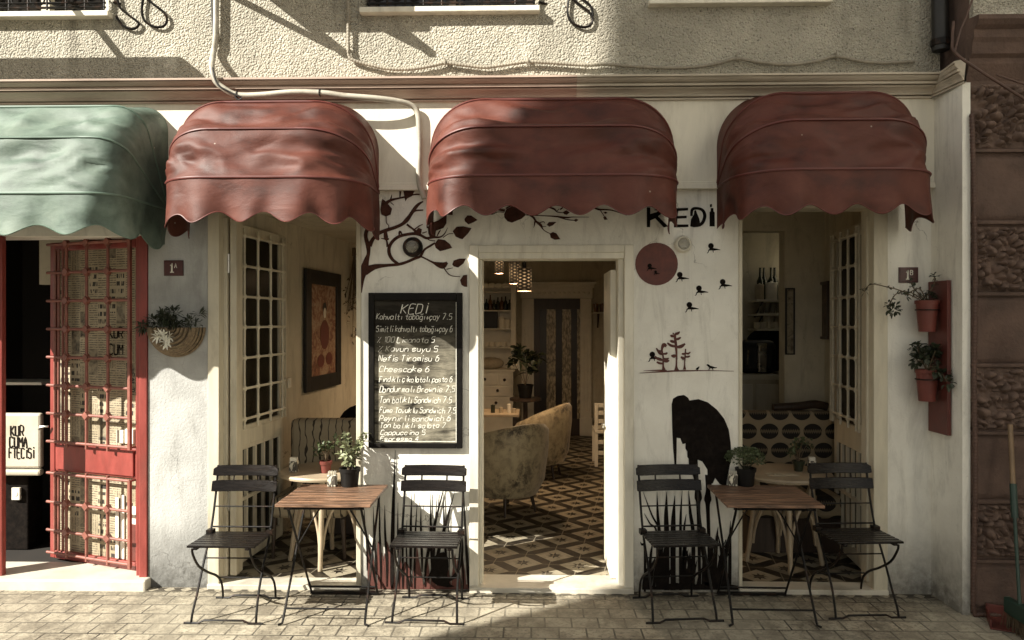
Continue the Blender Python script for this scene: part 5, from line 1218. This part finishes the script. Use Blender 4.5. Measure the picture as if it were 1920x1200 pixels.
m = MB(); m.prism(el(mw,.645*Hh,.036,.05,e=2), (0,.002*s_,0)); m.build('painted_face', MAT['porcelain'], cv)
m = MB(); m.prism(el(mw,.69*Hh,.05,.05,e=0), (0,.002*s_,0)); m.build('painted_hair', MAT['black'], cv)
q = on_left(541,718); m = MB(); m.box((q.x,q.y-.04,q.z-.04),(q.x+.012,q.y+.04,q.z+.04)); m.box((q.x+.012,q.y-.016,q.z-.02),(q.x+.018,q.y+.016,q.z+.02)); o = m.build('light_switch', MAT['porcelain'], bevel=.003); tag(o, 'small white light switch on the inner wall below the poster', 'switch')
q = on_left(655,470); DF = thing('dried_flowers', 'bunch of dark dried flowers hanging upside down on the left inner wall', 'dried flowers', (q.x+.05,q.y,q.z))
m = MB(); r_ = random.Random(9)
for i in range(34):
    e = (r_.gauss(0,.09), r_.gauss(.05,.16), -r_.uniform(.3,.95)); m.tube([(0,0,0),(e[0]*.4,e[1]*.35,e[2]*.5),e], .003, 4)
    leaf_blob(m, e, (.02,.03,.04), 7, .04, .014, r_)
m.build('stems', MAT['dried'], DF, recalc=False)
m = MB(); m.tube([(0,0,-.06),(0,0,.03)], .02, 8); m.build('tie', MAT['dried'], DF)

# ------------------------------------------------------------------ INSIDE: right window
bent_table(1470, .52, .33, .66, 'round pale bentwood table behind the right open window', -.15)
small_plant((W(1497,850,.55).x,.55,.692), 'leafy plant in a dark jar on the round table behind the right window', 'bottle', 'leaf', 7, .08, .17, 15, .04, .075)
tc_ = thing('napkin_tin', 'napkin tin on the round table behind the right window', 'napkin holder', (W(1522,860,.5).x,.5,.692))
m = MB(); m.prism([(-.026,-.02,0),(.026,-.02,0),(.026,.02,0),(-.026,.02,0)], (0,0,.085)); m.build('tin', MAT['patterned_tin'], tc_, bevel=.005)
MB().box((-.02,-.015,.083),(.02,.015,.11)).build('napkins', MAT['porcelain'], tc_)
m = MB(); c = W(1462,885,.42); m.box((c.x-.10,.36,.692),(c.x+.12,.44,.697)); m.box((c.x-.05,.38,.6975),(c.x-.04,.43,.702)); o = m.build('menu_card', MAT['kraft'], bevel=.001); tag(o, 'thin menu card lying on the round table behind the right window', 'menu')
SF = thing('patterned_sofa', 'sofa with big dark zigzag circles on pale fabric behind the right window', 'sofa', (W(1480,800,1.28).x,1.28,.03))
wS = W(1566,800,1.28).x-W(1480,800,1.28).x
def sofa_back(u, v):
    x = -.45+(.45+wS)*u; z = .35+.72*v; return (x, .0, z)
m = MB(); m.box((-.50,-.04,.30),(wS,.10,1.01)); m.build('backrest', MAT['circle_fabric'], SF, bevel=.05, smooth=40)
m = MB(); m.tube(catmull([(-.12,.04,1.03),(.1,.04,1.045),(.22,.04,1.06),(wS-.05,.04,1.04)], 5), .035, 10); m.build('roll', MAT['dark_wood'], SF, smooth=60)
m = MB(); m.box((-.50,-.55,.26),(wS,-.041,.43)); m.build('seat', MAT['circle_fabric'], SF, bevel=.04, smooth=40)
m = MB(); m.box((-.48,-.50,.0),(wS-.02,.08,.26)); m.build('base', MAT['dark_wood'], SF)
m = MB(); m.lathe([(.25,.30),(.27,.6),(.25,.95),(.17,1.08),(.0005,1.11)], (0,0,0), 24); o = m.build('tub_chair', MAT['velvet'], smooth=60); o.location = (W(1440,800,1.52).x-.02,1.58,.03); tag(o, 'rounded back of a velvet chair behind the patterned sofa', 'armchair')
[MB().tube([(.18*math.cos(a),.18*math.sin(a),.30),(.20*math.cos(a),.20*math.sin(a),0)], .015, 6).build('leg', MAT['dark_wood'], o) for a in (.8,2.4,3.9,5.5)]
d2 = (.21/1.54, 1)
def on_right(px, py): return HIT(px, py, (2.39-.21/1.54*.26-.012, 0), d2)
pa, pb = on_right(1557,580), on_right(1541,580)
P, Lw, s_, cv = wallframe(pa, pb, on_right(1550,636).z, on_right(1550,528).z, .022, d2, (-1,.13), 'sepia picture in thin frame on the right inner wall, nearer the window', 'canvas_dark', 'dark_wood')
pa, pb = on_right(1540,580), on_right(1525,580)
P, Lw, s_, cv = wallframe(pa, pb, on_right(1533,634).z, on_right(1533,533).z, .022, d2, (-1,.13), 'pale picture in thin frame on the right inner wall, deeper in the room', 'canvas_sepia', 'dark_wood')
pa, pb = W(1471.5,600,1.795), W(1489,600,1.795)
P, Lw, s_, cv = wallframe(pa, pb, W(1480,665,1.795).z, W(1480,540,1.795).z, .012, (1,0), (0,-1), 'narrow dark framed picture on the wall edge beside the kitchen opening', 'canvas_sepia', 'black')
# kitchen: shelves with bottles, counter with coffee machine
yk = 3.95
zs3 = [W(1440,p,yk-.12).z for p in (562,588,616)]
kx0, kx1 = W(1408,600,yk).x, W(1492,600,yk).x
for i, z in enumerate(zs3[:1]+zs3[2:]+zs3[1:2]):
    lab = ('white wall shelf holding jars and bottles, highest in the kitchen','white wall shelf of cups, lowest in the kitchen','white wall shelf of glasses, between two others in the kitchen')[i]
    sh_ = thing('wall_shelf', lab, 'shelf', ((kx0+kx1)/2,yk,z), world=True, group='kitchen wall shelves')
    m = MB(); m.box((kx0,yk-.24,z-.025),(kx1,yk+.14,z)); m.build('board', MAT['white_paint'], sh_, bevel=.003)
    m = MB(); [ (m.bar((x,yk+.13,z-.03),(x,yk-.18,z-.03),.02,.008), m.bar((x,yk+.13,z-.2),(x,yk-.16,z-.035),.014,.008)) for x in (kx0+.08,kx1-.12)]; m.build('bracket', MAT['black_iron'], sh_)
r_ = random.Random(8)
def bottle(x, y, z, r, h_, matn, label, grp, capm='black'):
    b = MB().lathe([(r*.9,0),(r,.008),(r,h_*.58),(r*.36,h_*.74),(r*.32,h_*.97),(r*.38,h_*.975),(r*.38,h_)], (0,0,0), 14).build('bottle', MAT[matn], smooth=40); b.location = (x,y,z); return tag(b, label, 'bottle', grp)
def canister(x, y, z, r, h_, matn, label, grp, name='canister', cat='canister'):
    b = MB().lathe([(r*.95,0),(r,.006),(r,h_*.84),(r*1.04,h_*.85),(r*1.04,h_*.97),(r*.2,h_),(r*.15,h_*1.06),(.0005,h_*1.07)], (0,0,0), 16).build(name, MAT[matn], smooth=40); b.location = (x,y,z); return tag(b, label, cat, grp)
for i, (f, r, h_, mt) in enumerate(((.10,.05,.18,'kraft'),(.36,.065,.2,'porcelain'),(.62,.06,.2,'porcelain'))): canister(kx0+(kx1-kx0)*f, yk-.16, zs3[0], r, h_, mt, 'pale lidded canister on the highest kitchen shelf', 'canisters on the kitchen shelf')
for f in (.22,.30,.46,.54,.72,.8,.9): bottle(kx0+(kx1-kx0)*f, yk+.02, zs3[0], .04, .38, 'bottle', 'dark bottle at the back of the highest kitchen shelf', 'bottles on the kitchen shelf')
for f in (.2,.32,.44,.56,.68,.8,.92):
    b = MB().lathe([(.028,0),(.036,.13),(.032,.13),(.026,.01)], (0,0,0), 12, capends=False).build('drinking_glass', MAT['lamp_glass'], smooth=40); b.location = (kx0+(kx1-kx0)*f, yk-.08, zs3[1]); tag(b, 'drinking glass standing on the middle kitchen shelf', 'glass', 'glasses on the kitchen shelf')
def cup(loc, label, grp):
    o = MB().lathe([(.025,0),(.042,.02),(.045,.075),(.040,.075),(.036,.02),(.0005,.012)], (0,0,0), 14).build('cup', MAT['porcelain'], smooth=40); o.location = loc; tag(o, label, 'cup', grp)
    h_ = MB().tube([(.043+.022*math.sin(i*PI/8),0,.04+.022*math.cos(i*PI/8)) for i in range(9)], .005, 6).build('handle', MAT['porcelain'], o, smooth=60); return o
for i, f in enumerate((.06,.19,.32,.45,.58,.71,.84)): cup((kx0+(kx1-kx0)*f, yk-.16, zs3[2]), 'white cup in the front row of the lowest kitchen shelf', 'cups on the kitchen shelf')
for f in (.38,.62): canister(kx0+(kx1-kx0)*f, yk-.02, zs3[2], .06, .19, 'porcelain', 'white pot at the back of the lowest kitchen shelf', 'pots on the kitchen shelf', 'teapot', 'pot')
zc_ = W(1430,702,3.2).z; cx0, cx1 = W(1360,700,3.2).x, W(1456,700,3.2).x
KC = thing('kitchen_counter', 'pale kitchen counter with a white top seen through the inner opening', 'counter', ((cx0+cx1)/2,3.4,.03), world=True)
m = MB(); m.box((cx0,3.1,zc_-.05),(cx1,3.75,zc_)); m.build('top', MAT['white_paint'], KC, bevel=.004)
m = MB(); m.box((cx0+.02,3.14,.03),(cx1-.03,3.7,zc_-.051)); m.build('cabinet', MAT['cream'], KC)
[MB().box((cx0+.04+k*.27,3.125,.2),(cx0+.27+k*.27,3.139,zc_-.1)).build('door', MAT['cream_pale'], KC, bevel=.004) for k in range(2)]
CM = thing('coffee_machine', 'dark rounded coffee machine with a pale front on the kitchen counter', 'coffee machine', (W(1422,690,3.4).x,3.4,zc_))
m = MB(); m.box((-.20,-.08,0),(.18,.28,.36)); m.build('body', MAT['black'], CM, bevel=.06, smooth=40)
m = MB(); m.box((-.045,-.16,.02),(.045,-.081,.33)); m.build('front', MAT['steel'], CM, bevel=.01)
m = MB(); m.tube([(.0,-.17,.22),(.0,-.26,.20)], .012, 8); m.tube([(-.14,-.1,.25),(-.16,-.16,.1)], .007, 6); m.build('spout', MAT['steel'], CM, smooth=60)
m = MB()
pts = [(-.26,0),(-.26,.35)]+[(-.26+.26-.26*math.cos(i*PI/10), .35+.16*math.sin(i*PI/10)) for i in range(11)]+[(.26,0)]
m.prism([(x,0,z) for x, z in pts], (0,.03,0)); o = m.build('fire_arch', MAT['black'], origin=(0,0,0)); o.location = (W(1445,700,4.0).x,4.05,zc_-.02); tag(o, 'dark arched niche plate behind the coffee machine', 'niche')

# ------------------------------------------------------------------ INSIDE: seen through the doorway
def tub(label, px, pyg, rz, k=1.0):
    g = G(px, pyg, .03); C_ = thing('tub_armchair', label, 'armchair', (g.x,g.y,.03), rz, 'mottled velvet tub armchairs')
    def prof(a):                                # a: 0 = straight back, +-pi = open front
        return .60+.24*max(0, math.cos(a*.62))**1.2
    m = MB(); n = 40; half = 2.25; rows = []
    for i in range(n+1):
        a = -half+2*half*i/n; top = prof(a)*1.0; e = 1-.0*abs(a)
        R0, R1, R2 = .265, .335, .355
        dirv = (math.cos(a), math.sin(a))
        sec = [(R0*.98,.17),(R1*.96,.30),(R2,.55*top/.8+.05),(R2*1.0,top-.05),(R2-.03,top-.008),(R2-.07,top-.012),(R2-.095,top-.06),(R2-.11,.42),(R2-.11,.20)]
        rows.append([(dirv[0]*r, dirv[1]*r, z) for r, z in sec])
    k_ = len(rows[0]); vs = [p for r in rows for p in r]; fs = [(i*k_+j,(i+1)*k_+j,(i+1)*k_+j+1,i*k_+j+1) for i in range(n) for j in range(k_-1)]
    fs += [tuple(range(k_))[::-1], tuple(n*k_+j for j in range(k_))]; m.add(vs, fs); m.build('shell', MAT['velvet'], C_, smooth=50)
    m = MB(); m.lathe([(.0005,.17),(.235,.17),(.25,.20),(.255,.42),(.235,.46),(.0005,.47)], (0,0,0), 28); m.build('seat', MAT['velvet'], C_, smooth=50)
    for a in (.7,2.4,3.9,5.6): MB().tube([(.21*math.cos(a),.21*math.sin(a),.17),(.25*math.cos(a),.25*math.sin(a),0)], [.017,.010], 8).build('leg', MAT['dark_wood'], C_, smooth=60)
    C_.scale = (k,k,1); return C_
tub('mottled velvet tub armchair nearest the doorway, showing its back', 948, 957, math.radians(-50), 1.12)
tub('mottled velvet tub armchair farther in, half hidden by the nearer one', 1013, 893, math.radians(-15))
# ornate inner door
yd = 6.6
dx = lambda p: W(p, 700, yd-.06).x
dz = lambda p: W(1040, p, yd-.06).z
OD = thing('inner_door', 'dark inner door with ribbed glass in a carved pale surround with a deep header', 'door', ((dx(978)+dx(1110))/2,yd,.03), world=True)
m = MB()
for a, b in ((978,1001),(1088,1109)): m.box((dx(a),yd-.07,.03),(dx(b),yd-.001,dz(560))); m.box((dx(a)+.03,yd-.085,dz(600)),(dx(b)-.03,yd-.07,dz(568))); m.box((dx(a)-.01,yd-.09,.03),(dx(b)+.01,yd-.07,.30)); [m.box((dx(a)+.04+k*.045,yd-.08,.4),(dx(a)+.06+k*.045,yd-.07,dz(610))) for k in range(3)]
m.box((dx(976),yd-.08,dz(559.5)),(dx(1111),yd-.001,dz(540))); m.box((dx(973),yd-.12,dz(540)),(dx(1114),yd-.001,dz(533))); m.box((dx(970),yd-.15,dz(533)),(dx(1117),yd-.001,dz(529)))
for k in range(14): m.sphere((dx(984)+(dx(1103)-dx(984))*k/13, yd-.082, dz(549.5)), .028, 8, 6, (1,.5,.8))
m.build('surround', MAT['white_paint'], OD, bevel=.004)
m = MB(); m.box((dx(1001),yd-.04,.03),(dx(1012),yd-.005,dz(560))); m.box((dx(1012),yd-.04,dz(580)),(dx(1088),yd-.005,dz(560))); m.box((dx(1012),yd-.04,.03),(dx(1088),yd-.005,.28)); m.build('door_frame', MAT['dark_wood'], OD, bevel=.003)
m = MB(); m.box((dx(1012),yd-.03,.28),(dx(1088),yd-.012,dz(580))); m.build('ribbed_pane', MAT['ribbed_glass'], OD)
# dresser with shelves
yb_ = 6.1
bx = lambda p: W(p, 700, yb_-.3).x
bz = lambda p: W(930, p, yb_-.3).z
DR = thing('dresser', 'pale dresser with drawers below and open crockery shelves above', 'dresser', (bx(925),yb_,.03), world=True)
m = MB(); m.box((bx(840),yb_-.28,.03),(bx(962),yb_+.2,bz(697))); m.box((bx(838),yb_-.31,bz(697)),(bx(965),yb_+.2,bz(693))); m.build('cabinet', MAT['white_paint'], DR, bevel=.004)
for a, b, c_, d_, kx, ky in ((895,933,703,722,909,711),(936,958,703,722,946,712),(880,958,725,743,933,732),(880,958,746,766,930,755)):
    dr = MB().box((bx(a),yb_-.297,bz(d_)),(bx(b),yb_-.281,bz(c_))).build('drawer', MAT['white_paint'], DR, bevel=.004); MB().sphere((bx(kx),yb_-.31,bz(ky)), .022, 8, 6).build('knob', MAT['dark_wood'], dr)
m = MB(); m.box((bx(957),yb_-.12,bz(662)),(bx(967),yb_+.2,bz(532))); m.box((bx(957),yb_-.12,bz(693)),(bx(970),yb_+.2,bz(662))); m.box((bx(840),yb_+.16,bz(693)),(bx(957),yb_+.2,bz(532)))
for p_ in (652,616,581,545): m.box((bx(840),yb_-.10,bz(p_)-.018),(bx(957),yb_+.16,bz(p_)))
for k in range(6): m.sphere((bx(895)+(bx(960)-bx(895))*k/5, yb_-.09, bz(534)), .06, 10, 6, (1,.3,.7))
m.build('shelving', MAT['white_paint'], DR, bevel=.004)
r_ = random.Random(77)
for i in range(9): bottle(bx(895)+(bx(954)-bx(895))*i/8, yb_+.0, bz(581), .028, r_.uniform(.14,.24), 'bottle' if i % 3 else 'amber', 'dark bottle in the row on the dresser shelf', 'bottles on the dresser')
for i in range(6): cup((bx(898)+(bx(954)-bx(898))*i/5, yb_-.02, bz(652)), 'white cup in the row on the lowest dresser shelf', 'cups on the dresser')
for f, h_ in ((.74,.16),(.92,.13)): canister(bx(895)+(bx(955)-bx(895))*f, yb_, bz(616), .05, h_, 'porcelain', 'pale jar on the dresser shelf above the cups', 'jars on the dresser')
m = MB(); m.box((-.16,-.02,0),(.16,.02,.26)); m.box((-.13,-.026,.03),(.13,-.02,.23)); o = m.build('small_picture', MAT['black'], origin=(0,0,0), bevel=.003); o.location = (bx(910),yb_+.06,bz(616)); tag(o, 'small black framed picture standing on a dresser shelf', 'picture')
m = MB(); m.sphere((0,0,.08), .2, 14, 8, (1,.6,.45)); o = m.build('bread_bag', MAT['kraft'], origin=(0,0,0), smooth=60); o.location = (bx(918),yb_-.1,bz(693)); tag(o, 'rounded pale sack lying on the dresser', 'sack')
q = W(985,745,4.6); small_plant((q.x,4.6,.80), 'big dark leafy plant standing before the dresser', 'pot_black', 'leaf_dark', 14, .22, .50, 31, .10, .17, .13, .065)
m = MB(); m.lathe([(.16,.03),(.16,.05),(.03,.08),(.03,.74),(.20,.77),(.20,.80)], (0,0,0), 20); o = m.build('plant_stand', MAT['dark_wood'], smooth=40, origin=(0,0,0)); o.location = (q.x,4.6,0); tag(o, 'dark turned stand under the big leafy plant', 'plant stand')
yt = 3.6; tz = W(935,772,yt).z; tx0, tx1 = W(880,770,yt).x, W(974,770,yt).x
LT = thing('wooden_table', 'dark wooden table with small bottles behind the tub armchairs', 'table', ((tx0+tx1)/2,yt,.03), world=True)
m = MB(); m.box((tx0,yt-.25,tz-.03),(tx1,yt+.3,tz)); m.build('tabletop', MAT['bentwood'], LT, bevel=.004)
for x in (tx0+.05,tx1-.05):
    for y in (yt-.2,yt+.25): MB().box((x-.022,y-.022,.03),(x+.022,y+.022,tz-.031)).build('leg', MAT['dark_wood'], LT)
for px_, h_, mt in ((955,.10,'porcelain'),(940,.06,'kraft'),(925,.09,'bottle'),(964,.05,'kraft')): canister(W(px_,760,yt).x, yt-.1+.01*h_, tz, .024, h_, mt, 'small jar on the dark wooden table behind the armchairs', 'jars on the wooden table')
# wall shelf with jars, white chair
ys = 6.45; zs_ = W(1130,585,ys).z; sx0, sx1 = W(1111,585,ys).x, W(1152,585,ys).x
WS = thing('wall_shelf', 'small dark wall shelf with a row of jars right of the inner door', 'shelf', ((sx0+sx1)/2,6.6,zs_), world=True)
m = MB(); m.box((sx0,ys-.09,zs_-.025),(sx1,6.599,zs_)); m.build('board', MAT['cream'], WS)
m = MB(); m.bar((sx0+.09,6.59,zs_-.22),(sx0+.09,ys-.06,zs_-.03),.02,.015); m.box((sx0+.08,6.58,zs_-.24),(sx0+.10,6.598,zs_-.026)); m.build('bracket', MAT['dark_wood'], WS)
for k in range(4): canister(sx0+.05+k*.095, ys, zs_, .036, .13, 'amber', 'jar in the row on the small wall shelf right of the inner door', 'jars on the wall shelf')
yc = 4.3; cx = W(1140,870,yc).x
WC = thing('white_chair', 'white wooden ladder-back chair half hidden behind the right door jamb', 'chair', (cx,yc,.03))
for x in (-.16,.22):
    MB().box((x-.02,-.22,0),(x+.02,-.18,.76)).build('leg', MAT['white_paint'], WC, bevel=.004); MB().box((x-.018,.16,0),(x+.018,.2,.44)).build('leg', MAT['white_paint'], WC, bevel=.004)
m = MB(); m.box((-.18,-.225,.40),(.24,.21,.44)); m.build('seat', MAT['white_paint'], WC, bevel=.006)
for z in (.14,.27,.52,.62,.71): MB().box((-.139,-.212,z),(.199,-.188,z+.05)).build('rail', MAT['white_paint'], WC, bevel=.004)
# pendants
for i, (px_, pt, pb, y, lab) in enumerate(((936,474,513,3.4,'perforated cylinder pendant lamp, leftmost and highest of three'),(965,489,532,3.1,'perforated cylinder pendant lamp, between the other two'),(983,503,546,2.6,'perforated cylinder pendant lamp, rightmost and lowest of three'))):
    ct = W(px_, pt, y); cb = W(px_, pb, y); r = (14, 10.5, 14)[i]*(5+y)/F*.98 if i != 0 else 8*(5+y)/F
    Pn = thing('pendant_lamp', lab, 'pendant lamp', tuple(cb), group='lit pendant lamps'); h_ = ct.z-cb.z
    m = MB(); m.lathe([(r,0),(r,h_),(r*.95,h_+.002),(.02,h_+.002)], (0,0,0), 32, capends=False); m.lathe([(r*.97,.001),(r*.97,h_-.003)], (0,0,0), 32, capends=False); m.build('lamp_shade', MAT['lampshade'], Pn, smooth=40, recalc=False)
    m = MB(); m.tube([(0,0,h_),(0,0,ZCE-cb.z)], .004, 6); m.tube([(0,0,h_),(0,0,h_+.06)], .022, 10); m.build('cord', MAT['black'], Pn)
    ld = bpy.data.lights.new('lamp_bulb', 'POINT'); ld.energy = LAMP; ld.color = (1,.68,.40); ld.shadow_soft_size = .03
    lo_ = bpy.data.objects.new('lamp_bulb', ld); COL.objects.link(lo_); lo_.parent = Pn; lo_.location = (0,0,.03)

# ------------------------------------------------------------------ the little shop at the far left: sign and box
ysn = .55; a = W(12,892,ysn); b = W(76,775,ysn)
SB = thing('shop_sign', 'white lettered box sign standing inside the dark small shop', 'sign', ((a.x+b.x)/2,ysn,a.z), world=True)
m = MB(); m.box((a.x-.16,ysn,a.z+.055),(b.x,ysn+.05,b.z)); m.box((a.x-.16,ysn-.006,a.z),(b.x,ysn+.05,a.z+.05)); m.build('box', MAT['kraft_pale'], SB, bevel=.018)
m = MB(); r_ = random.Random(4)
for txt, pxs, pyb, hh in (('KUR',20,817,.0105),('CUMA',18,838,.0105),('FTECİSİ',17,859,.0105)):
    q = W(pxs,pyb,ysn-.001); write(m, txt, q.x, q.z, hh, .60 if txt != 'FTECİSİ' else .52, ysn-.0012, .0100, r_, 0, jit=.06)
m.box((a.x-.2,ysn-.002,a.z+.052),(b.x-.01,ysn-.0005,a.z+.056)); m.build('lettering', MAT['mural_black'], SB)
m = MB(); q = W(20,716,.9); m.box((q.x-.5,.85,q.z-.02),(q.x+.28,1.2,q.z)); o = m.build('shelf_plank', MAT['porcelain']); tag(o, 'pale shelf edge in the dark of the small shop', 'shelf')
m = MB(); q = W(29,926,.6); m.box((q.x-.03,.6,q.z-.045),(q.x+.03,.62,q.z+.045)); m.lathe([(.018,.597),(.0005,.596)], (q.x,0,q.z), 12, 'y'); o = m.build('wall_socket', MAT['porcelain']); tag(o, 'white wall socket low in the dark small shop', 'socket')
m = MB(); q = W(29,926,.63); m.box((q.x-.4,.625,.05),(q.x+.1,.80,q.z+.16)); o = m.build('shop_crate', MAT['mural_black'], bevel=.01); tag(o, 'black cabinet under the lettered box sign in the small shop', 'cabinet')
# words painted on the glass of the red door, books on its ledge
m = MB(); r_ = random.Random(4)
for txt, x, z, sz in (('KUR',-.325,1.66,.010),('CUM',-.325,1.545,.010)): write(m, txt, x, z, sz, .85, .0275, .0095, r_, 0, jit=.1)
m.build('lettering', MAT['mural_black'], rd)
m = MB()
k0 = len(m.v); write(m, 'SALTI', 0, 0, .0075, .8, .0273, .008, r_, 0, jit=.05); m.xf(lambda v: Vector((v.z-.14, v.y, -v.x+1.42)), k0); m.build('headline', MAT['black'], rd)
for i, (x, w_, h_, z, mt) in enumerate(((-.115,.075,.10,zp1+.03,'porcelain'),(-.20,.06,.09,zp1+.03,'porcelain'))):
    MB().box((x-w_/2,.006,z),(x+w_/2,.026,z+h_)).build('card', MAT[mt], rd, bevel=.002)
for i, (x, w_, h_) in enumerate(((-.10,.10,.37),(-.19,.035,.44),(-.235,.03,.42),(-.075,.05,.25))):
    MB().box((x-w_/2,.020-.003*i,z0+.06),(x+w_/2,.0275-.0031*i,z0+.06+h_)).build('card', MAT['porcelain' if i != 3 else 'board_red'], rd, bevel=.001)
# ------------------------------------------------------------------ light, sky, camera
sd = bpy.data.lights.new('sun', 'SUN'); sd.energy = SUN; sd.angle = math.radians(.35); sd.color = (1,.95,.85)
so = bpy.data.objects.new('sun', sd); COL.objects.link(so); so.location = (-8,-6,9)
SD = Vector((1.5,1,-1.2)).normalized(); so.rotation_euler = SD.to_track_quat('-Z','Y').to_euler()
w = bpy.data.worlds.new('World'); S.world = w; w.use_nodes = True; nt = w.node_tree; bg = nt.nodes['Background']
sk = nt.nodes.new('ShaderNodeTexSky'); sk.sky_type = 'NISHITA'; sk.sun_disc = False; sk.sun_elevation = math.asin(-SD.z); sk.sun_rotation = math.atan2(-SD.x, -SD.y); sk.dust_density = 1.0
hs = nt.nodes.new('ShaderNodeHueSaturation'); hs.inputs['Saturation'].default_value = .25
mx = nt.nodes.new('ShaderNodeMix'); mx.data_type = 'RGBA'; mx.blend_type = 'MULTIPLY'; mx.inputs[0].default_value = 1; mx.inputs[7].default_value = (1,.965,.87,1)
nt.links.new(sk.outputs[0], hs.inputs['Color']); nt.links.new(hs.outputs[0], mx.inputs[6]); nt.links.new(mx.outputs[2], bg.inputs[0]); bg.inputs[1].default_value = SKY
cd = bpy.data.cameras.new('camera'); cd.sensor_width = 36; cd.lens = F/1920*36; cd.clip_end = 1000; cd.clip_start = .05
co = bpy.data.objects.new('camera', cd); COL.objects.link(co); co.location = CAM; co.rotation_euler = (PI/2, 0, YAW); S.camera = co
S.view_settings.view_transform = 'Standard'; S.view_settings.look = 'None'; S.view_settings.gamma = 1; S.view_settings.exposure = EXPO
S.cycles.use_denoising = True; S.cycles.max_bounces = 10; S.cycles.diffuse_bounces = 6; S.cycles.sample_clamp_indirect = 6
